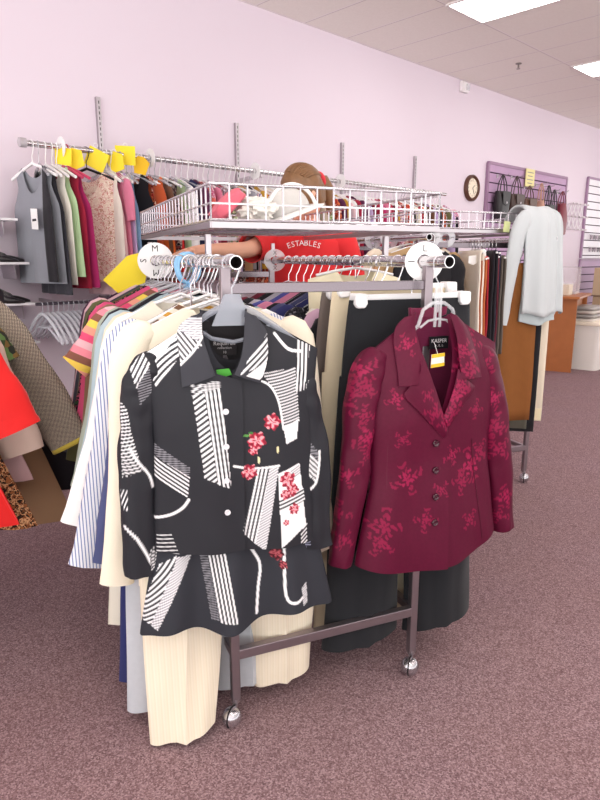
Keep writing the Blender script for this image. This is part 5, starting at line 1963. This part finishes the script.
# =================================================================== LEFT FOREGROUND CLOTHES
LX = -1.27
rk = thing('garment_rail', 'hang rail of the red and tweed coats, just outside the left edge', 'rail', (LX, 1.5, 1.36), PI / 2)
m = MB(); m.tube([(0, 0, 0), (.88, 0, 0)], .016, 14); m.build('tube', CHROME, rk)
for x in (.04, .85):
    m = MB(); m.tube([(x, 0, -.01), (x, 0, -1.34)], .014, 12); m.build('post', CHROME_DULL, rk)
    m = MB(); m.bar((x, -.015, -1.345), (x, .3, -1.345), .03, .03); m.build('foot', CHROME_DULL, rk)
LRG, LRH = 'coats and dresses at the left edge', 'hangers at the left edge'


def left_item(label, y, mat, hw_top, hw_hem, hem, cat, sl=None, seed=0, name='hanging_coat', tilt=0, cuff=None, d=.03, rz=.10):
    b = Vector((LX, y, 1.36))
    g = thing(name, label, cat, b, rz, LRG)
    G = Garment(zn=-.1, nw=.07, sw=hw_top, sd=.08, widths=[(0, hw_top), (.2, hw_top), (1, hw_hem)], hem=hem, depth=[(0, .012), (.15, d), (1, d * 1.4)], seed=seed, fold=.014, hem_tilt=tilt, wr=.008)
    m = MB(); G.sheet(m, True, 26, 34); G.sheet(m, False, 26, 34); m.build('body', mat, g)
    if sl:
        for s in (-1, 1):
            (x1, z1), (x2, z2), rw = sl
            q = MB()
            pts = [(s * (hw_top - .03), -.175), (s * (hw_top + (x1 - hw_top) * .4), -.175 + (z1 + .175) * .4), (s * x1, z1), (s * x2, z2)]
            sleeve(q, pts, rw, [d, d * 1.1, d, d], n=22, m=22, seed=seed + s, wr=.009, y0=-.012)
            q.build('sleeve', mat, g)
            if cuff:
                T = Vector((x2 - x1, 0, z2 - z1)).normalized()
                c = MB()
                Nn = Vector((-T.z, 0, T.x))
                ctr = Vector((x2, -.012, z2))
                rings = []
                for k in (-.012, .004):
                    rings.append([Vector((s * p.x, p.y, p.z)) for p in [ctr + T * k + Nn * math.cos(t) * (rw[-1] + .003) + Vector((0, -1, 0)) * math.sin(t) * (d + .003) for t in np.linspace(0, 2 * PI, 29)[:-1]]])
                c.grid(rings, wrap=True)
                c.build('cuff_trim', cuff, g, solid=.003)
    hanger('clothes_hanger', 'hanger inside the ' + label.split(' at the')[0].split(' behind')[0].split(' hanging')[0], b, rz, WHITE_PL, span=hw_top - .03, drop=.09, arm_drop=.07, group=LRH)
    return g


RED = FAB('red_wool', '#d8201f', .8, sheen=.3, var=.08, vscale=6)


def tweed_mat():
    t = NT('tweed_check')
    o = t.xyz()
    k = 1 / .009
    a = t.math('SINE', t.math('MULTIPLY', t.math('ADD', o[0], o[2]), 2 * PI * k))
    b = t.math('SINE', t.math('MULTIPLY', t.math('SUBTRACT', o[0], o[2]), 2 * PI * k))
    f = t.math('GREATER_THAN', t.math('MULTIPLY', a, b), .05)
    n = t.noise(140, 2)
    c = t.mix(f, lin('#2b2627'), lin('#cbbdaa'))
    c = t.mix(t.math('MULTIPLY', n, .4), c, lin('#7d6a5c'))
    t.base(c)
    t.b.inputs['Roughness'].default_value = .9
    return t.m


LEO = BLOTCH('leopard_print', ['#1d1512', '#7a4527', '#c6946a', '#2a1c16', '#8f5530'], 55)
left_item('bright red coat with angled sleeve at the left edge', 1.74, RED, .20, .41, -.86, 'coat', ((.375, -.44), (.43, -.56), [.06, .085, .09, .085]), seed=3)
left_item('leopard-print dress hanging just behind the red coat', 1.83, LEO, .2, .425, -.905, 'dress', seed=5, name='hanging_dress')
left_item('pinkish beige blouse with wide sleeve at the left edge behind the red coat', 1.92, FAB('pink_beige', '#cdb3a6', var=.15, vscale=8), .21, .30, -.7, 'blouse', ((.31, -.5), (.365, -.68), [.06, .07, .075, .075]), seed=7, name='hanging_blouse')
left_item('pale pink slip behind the leopard-print dress', 1.98, FAB('pale_pink_slip', '#d7aeb0'), .19, .36, -.80, 'dress', seed=8, name='hanging_dress')
left_item('black and beige tweed coat with yellow sleeve trim at the left edge', 2.07, tweed_mat(), .185, .28, -.8, 'coat', ((.365, -.5), (.465, -.70), [.05, .085, .088, .07]), seed=9, cuff=FAB('mustard_trim', '#c9b24a'))
left_item('brown skirt hanging behind the pale pink slip', 2.17, FAB('brown_skirt', '#8a6a50'), .18, .415, -1.03, 'skirt', seed=11, name='hanging_skirt')
left_item('black skirt hanging behind the tweed coat', 2.30, FAB('black_skirt', '#29242a'), .18, .485, -.95, 'skirt', seed=12, name='hanging_skirt')
left_item('green and dark checked scarf-collared top behind the tweed coat sleeve', 2.0, BLOTCH('green_check', ['#3d4a2f', '#7a5f36', '#2d2f2a', '#5d7a46'], 50, kind='cell'), .17, .19, -.5, 'top', ((.27, -.30), (.315, -.39), [.035, .036, .036, .036]), seed=13, name='hanging_blouse')

# =================================================================== THE WORKER BEHIND THE RACK
PB = Vector((.03, 3.17, 0))
SKIN = P('skin', '#e3aa8f', .5, spec=.4, bump=.05, bscale=200)
pe = thing('person', 'person in a red T-shirt with brown hair, head bent, reaching left behind the racks', 'person', PB, 0)


def skin_mesh(verts, edges, radii, root=0, sub=2):
    me = bpy.data.meshes.new('tmp')
    me.from_pydata(verts, edges, [])
    ob = bpy.data.objects.new('tmp', me)
    COL.objects.link(ob)
    ob.modifiers.new('s', 'SKIN')
    lay = me.skin_vertices[0].data
    for i, r in enumerate(radii):
        lay[i].radius = (r, r) if isinstance(r, (int, float)) else r
        lay[i].use_root = i == root
    d = ob.modifiers.new('d', 'SUBSURF')
    d.levels = d.render_levels = sub
    bpy.context.view_layer.update()
    out = bpy.data.meshes.new_from_object(ob.evaluated_get(bpy.context.evaluated_depsgraph_get()))
    bpy.data.objects.remove(ob)
    return out


V_, E_, R_ = [], [], []


def jn(p, r, parent=None):
    V_.append(p)
    R_.append(r)
    if parent is not None:
        E_.append((parent, len(V_) - 1))
    return len(V_) - 1


pel = jn((0, 0, .93), (.155, .115))
wst = jn((0, -.01, 1.1), (.13, .10), pel)
che = jn((0, -.02, 1.28), (.155, .11), wst)
upc = jn((0, -.03, 1.40), (.115, .085), che)
nek = jn((0, -.06, 1.475), .052, upc)
nk2 = jn((-.01, -.085, 1.53), .05, nek)


def arm(s, sh, el, wr, hd, curl):
    a = jn((s * .09, -.03, 1.40), .065, upc)
    b = jn(sh, .058, a)
    c = jn([(x + y) / 2 for x, y in zip(sh, el)], .047, b)
    d = jn(el, .041, c)
    e = jn([(x * .5 + y * .5) for x, y in zip(el, wr)], .037, d)
    f = jn(wr, .027, e)
    D = (Vector(hd) - Vector(wr)).normalized()
    pm = jn(Vector(wr) + D * .05, (.036, .022), f)
    side_ = D.cross(Vector((0, 0, 1)))
    side_ = side_.normalized() if side_.length > .1 else Vector((1, 0, 0))
    for k, (o, L_) in enumerate(((-.027, .062), (-.009, .074), (.009, .07), (.027, .055))):
        p0 = jn(Vector(wr) + D * .085 + side_ * o, .0095, pm)
        p1 = jn(Vector(wr) + D * (.085 + L_ * .5) + side_ * o * 1.15 + Vector((0, 0, -curl * .3)), .0088, p0)
        jn(Vector(wr) + D * (.085 + L_ * .92) + side_ * o * 1.2 + Vector((0, 0, -curl)), .0075, p1)
    t0 = jn(Vector(wr) + D * .035 - side_ * .038, .011, pm)
    jn(Vector(wr) + D * .075 - side_ * .058 + Vector((0, 0, -.012)), .0095, t0)


arm(-1, (-.175, -.04, 1.385), (-.275, -.20, 1.335), (-.485, -.27, 1.335), (-.60, -.28, 1.32), .03)
arm(1, (.175, -.04, 1.375), (.25, .02, 1.11), (.21, -.16, .95), (.19, -.25, .90), .03)
for s in (-1, 1):
    h = jn((s * .09, 0, .86), .092, pel)
    k1 = jn((s * .1, -.01, .66), .075, h)
    k2 = jn((s * .1, -.02, .47), .055, k1)
    k3 = jn((s * .1, 0, .3), .05, k2)
    k4 = jn((s * .1, .01, .09), .036, k3)
    jn((s * .11, -.13, .045), (.04, .03), jn((s * .105, -.03, .05), .042, k4))
body = skin_mesh([tuple(v) for v in V_], E_, R_)
# head: shaped rings, turned to her right and bent down, joined into the same mesh as the body
HM = Matrix.Translation((-.015, -.115, 1.59)) @ Matrix.Rotation(-1.0, 4, 'Z') @ Matrix.Rotation(.42, 4, 'X')


def head_pts():
    rows = []
    n, k = 26, 32
    for i in range(n):
        ph = -PI / 2 + PI * (i + .5) / n
        row = []
        for j in range(k):
            th = 2 * PI * j / k
            x, y, z = math.cos(ph) * math.cos(th), math.cos(ph) * math.sin(th), math.sin(ph)
            w = .074 * (1 - .22 * max(0, -z) ** 1.5)
            p = Vector((x * w, y * .094, z * .118))
            if y < 0:                                   # face side is -y
                f = max(0, -y) ** 2
                p.y += .008 * f * (1 if abs(z + .05) < .9 else 0)
                p.y -= .024 * math.exp(-(x / .2) ** 2 - ((z + .12) / .16) ** 2)          # nose
                p.y += .009 * (math.exp(-((x - .38) / .18) ** 2 - ((z - .06) / .12) ** 2) + math.exp(-((x + .38) / .18) ** 2 - ((z - .06) / .12) ** 2))   # eye sockets
                p.y -= .008 * math.exp(-(x / .3) ** 2 - ((z + .47) / .07) ** 2)          # lips
                p.y += .005 * math.exp(-(x / .3) ** 2 - ((z + .36) / .05) ** 2)
                p.y -= .012 * math.exp(-(x / .35) ** 2 - ((z + .78) / .16) ** 2)         # chin
            for s in (-1, 1):                            # ears
                p.x += s * .016 * math.exp(-((y - .08) / .14) ** 2 - ((z - .0) / .2) ** 2) * (1 if x * s > .6 else 0)
            row.append(HM @ p)
        rows.append(row)
    return rows


hm = MB()
hm.v = [tuple(v.co) for v in body.vertices]
hm.f = [tuple(p.vertices) for p in body.polygons]
hm.m = [0] * len(hm.f)
hr = head_pts()
hm.grid(hr, wrap=True)
hm.f.append(tuple(len(hm.v) - 32 + i for i in range(32))); hm.m.append(0)
bo = hm.build('body', SKIN, pe)
# features on the face
for s in (-1, 1):
    q = MB(); q.lathe([(.0006, -.011), (.007, -.008), (.011, 0), (.007, .008), (.0006, .011)], 14, M=HM @ Matrix.Translation((s * .028, -.081, .008)))
    q.build('eye', P('eye_white', '#ece7e4', .2), pe)
    q = MB(); q.lathe([(.005, 0), (.004, .002)], 12, M=HM @ Matrix.Translation((s * .028, -.0915, .006)) @ Matrix.Rotation(PI / 2, 4, 'X'))
    q.build('iris', P('iris_brown', '#4a3021', .2), pe)
    q = MB(); q.tube([HM @ Vector((s * (.014 + .03 * t), -.092 + .014 * t * t, .031 + .006 * math.sin(PI * t))) for t in np.linspace(0, 1, 8)], .0032, 6)
    q.build('eyebrow', P('brow', '#5b4230', .8), pe)
q = MB(); q.tube([HM @ Vector((-.022 + .044 * t, -.1 + .012 * (2 * t - 1) ** 2, -.056)) for t in np.linspace(0, 1, 9)], .0045, 6)
q.build('lips', P('lips', '#c0666a', .4), pe)
# hair: a cap drawn back to a tied tail
HAIR = P('brown_hair', '#8d6440', .45, spec=.5, bump=.6, bscale=90, var=.45, vscale=45)
rows = []
for i in range(20):
    ph = -.55 + (PI / 2 + .55) * i / 19
    row = []
    for j in range(40):
        th = 2 * PI * j / 40
        x, y, z = math.cos(ph) * math.cos(th), math.cos(ph) * math.sin(th), math.sin(ph)
        k = 1.11 + .022 * math.sin(th * 26 + ph * 3) + .05 * noise.noise(Vector((math.cos(th) * 2.5, math.sin(th) * 2.5, ph * 1.5)))
        lowf = max(0, -y) * max(0, .62 - z)             # keep the face and ears free
        ear = math.exp(-((y) / .25) ** 2) * max(0, .25 - z)
        k -= .34 * lowf + .25 * ear
        row.append(HM @ Vector((x * .078 * k, y * .099 * k + .004, z * .120 * k + .004)))
    rows.append(row)
q = MB(); q.grid(rows, wrap=True); q.f.append(tuple(len(q.v) - 40 + i for i in range(40))); q.m.append(0)
q.build('hair', HAIR, pe)
q = MB(); q.tube([HM @ Vector(p) for p in ((0, .1, .03), (.01, .125, .02), (.015, .132, -.03), (.012, .12, -.09), (.0, .10, -.14))], [.022, .028, .03, .024, .008], 12)
q.build('ponytail', HAIR, pe)
# strands combed back over the cap to the tie
Bk = Vector((0, .99, .12)).normalized()
for k in range(17):
    a_ = -1.45 + 2.9 * k / 16
    Fr = Vector((math.sin(a_) * .98, -.5 * math.cos(a_), .55 + .42 * math.cos(a_))).normalized()
    pts_ = []
    for i_ in range(12):
        d_ = Fr.lerp(Bk, i_ / 11).normalized()
        kk = 1.105 + .012 * math.sin(k * 5 + i_ * .6)
        pts_.append(HM @ Vector((d_.x * .078 * kk, d_.y * .099 * kk + .004, d_.z * .120 * kk + .004)))
    q = MB(); q.tube(pts_, [.004, .007, .008, .008, .009, .009, .009, .009, .008, .008, .007, .006], 7); q.build('hair_lock', HAIR, pe)
q = MB(); q.tube([HM @ (Vector((.004, .112, .028)) + Vector((math.cos(t) * .03, 0, math.sin(t) * .03))) for t in np.linspace(0, 2 * PI, 18)[:-1]], .011, 8, closed=True)
q.build('hair_tie', FAB('red_scrunchie', '#e0414b'), pe)
# T-shirt: torso and two short sleeves in one cloth, with an arched line of lettering
TEE = FAB('red_tee', '#e23236', .8, var=.06, vscale=10)
SECT = [(.80, .175, .135), (.93, .172, .132), (1.1, .15, .12), (1.28, .178, .133), (1.37, .185, .118), (1.42, .15, .095), (1.46, .085, .072), (1.475, .07, .062)]
q = MB()
rows = []
zs = np.linspace(.80, 1.475, 34)
tee_w = lambda z: float(np.interp(z, [s[0] for s in SECT], [s[1] for s in SECT]))
tee_d = lambda z: float(np.interp(z, [s[0] for s in SECT], [s[2] for s in SECT]))
tee_c = lambda z: float(np.interp(z, [.8, 1.1, 1.28, 1.475], [0, -.01, -.02, -.055]))
for z in zs:
    rows.append([(tee_w(z) * math.copysign(abs(math.cos(a)) ** .85, math.cos(a)), tee_c(z) + tee_d(z) * math.copysign(abs(math.sin(a)) ** .85, math.sin(a)) + .006 * noise.noise(Vector((math.cos(a) * 2, math.sin(a) * 2, z * 9))), z) for a in np.linspace(0, 2 * PI, 49)[:-1]])
q.grid(rows, wrap=True)
for pts in (((-.10, -.03, 1.395), (-.175, -.045, 1.385), (-.235, -.13, 1.355), (-.262, -.175, 1.343)), ((.10, -.03, 1.395), (.175, -.04, 1.372), (.215, -.01, 1.26), (.232, .005, 1.19))):
    q.tube(catmull(pts, 12), [.07, .075, .073, .07, .068, .066, .065, .064, .064, .064, .065, .066], 22, caps=False)
shirt = q.build('red_tshirt', TEE, pe, solid=.003)
q = MB()
word = 'ESTABLES'
cx0, zc0, rad = -.012, 1.158, .21
for i, ch in enumerate(word):
    an = PI / 2 + (.36 - .72 * i / (len(word) - 1)) * .95
    def place(x, y, an=an):
        r = rad + y
        ax, az = r * math.cos(an) + x * math.sin(an), r * math.sin(an) - x * math.cos(an)
        X, Z = cx0 + ax, zc0 + az
        w, d = tee_w(Z), tee_d(Z)
        ca = min(.98, abs(X / w))
        sa = (1 - ca ** (2 / .85)) ** .5 if ca < 1 else 0
        return (X, tee_c(Z) - d * sa ** .85 - .010, Z)
    text_mb(q, ch, .036, place)
pt_ = q.build('chest_lettering', P('white_print', '#f5eeee', .6), shirt, smooth=False)
# dark trousers
q = MB()
rows = [[(.168 * math.cos(a), .128 * math.sin(a), z) for a in np.linspace(0, 2 * PI, 33)[:-1]] for z in (.96, .9, .84, .80)]
q.grid(rows, wrap=True)
for s in (-1, 1):
    q.tube(catmull(((s * .085, 0, .86), (s * .1, -.01, .66), (s * .1, -.015, .45), (s * .1, .0, .25), (s * .1, .005, .06)), 16), [.105, .103, .1, .095, .09, .085, .08, .075, .072, .07, .069, .068, .067, .067, .067, .067], 20, caps=False)
q.build('trousers', FAB('worker_jeans', '#3b4560'), pe, solid=.004)
for s in (-1, 1):
    q = MB()
    q.grid([[(s * .108 + .047 * k * math.cos(a), -.06 + .125 * k * math.sin(a), z) for a in np.linspace(0, 2 * PI, 25)[:-1]] for k, z in ((1, .0), (1.03, .015), (1, .05), (.8, .085), (.4, .1), (.05, .103))], wrap=True)
    q.build('shoe', P('worker_shoe', '#3a3638', .6), pe)

# =================================================================== LIGHT
wd = bpy.data.worlds.new('daylight')
SC.world = wd
wd.use_nodes = True
wt = wd.node_tree
bg = wt.nodes['Background']
# daylight is strongest from the shop front on the left and behind the camera
tc = wt.nodes.new('ShaderNodeTexCoord')
dt = wt.nodes.new('ShaderNodeVectorMath')
dt.operation = 'DOT_PRODUCT'
dt.inputs[1].default_value = (-.75, -.6, .25)
wt.links.new(tc.outputs['Generated'], dt.inputs[0])
mr = wt.nodes.new('ShaderNodeMapRange')
mr.inputs[1].default_value = -.2
mr.inputs[2].default_value = 1.0
mr.inputs[3].default_value = .9
mr.inputs[4].default_value = 1.9
wt.links.new(dt.outputs['Value'], mr.inputs[0])
# plus a made-up glow low down, added to brighten the ceiling
sz = wt.nodes.new('ShaderNodeSeparateXYZ')
wt.links.new(tc.outputs['Generated'], sz.inputs[0])
lo = wt.nodes.new('ShaderNodeMapRange')
lo.inputs[1].default_value = .25
lo.inputs[2].default_value = -.15
lo.inputs[3].default_value = 0.0
lo.inputs[4].default_value = 2.6
wt.links.new(sz.outputs[2], lo.inputs[0])
ad = wt.nodes.new('ShaderNodeMath')
ad.operation = 'ADD'
wt.links.new(mr.outputs[0], ad.inputs[0])
wt.links.new(lo.outputs[0], ad.inputs[1])
wt.links.new(ad.outputs[0], bg.inputs['Strength'])
bg.inputs['Color'].default_value = (1.0, .985, .975, 1)
SC.view_settings.view_transform = 'Standard'
SC.view_settings.look = 'None'
SC.view_settings.exposure = 0.02
SC.view_settings.gamma = 1.0
SC.view_settings.use_curve_mapping = False
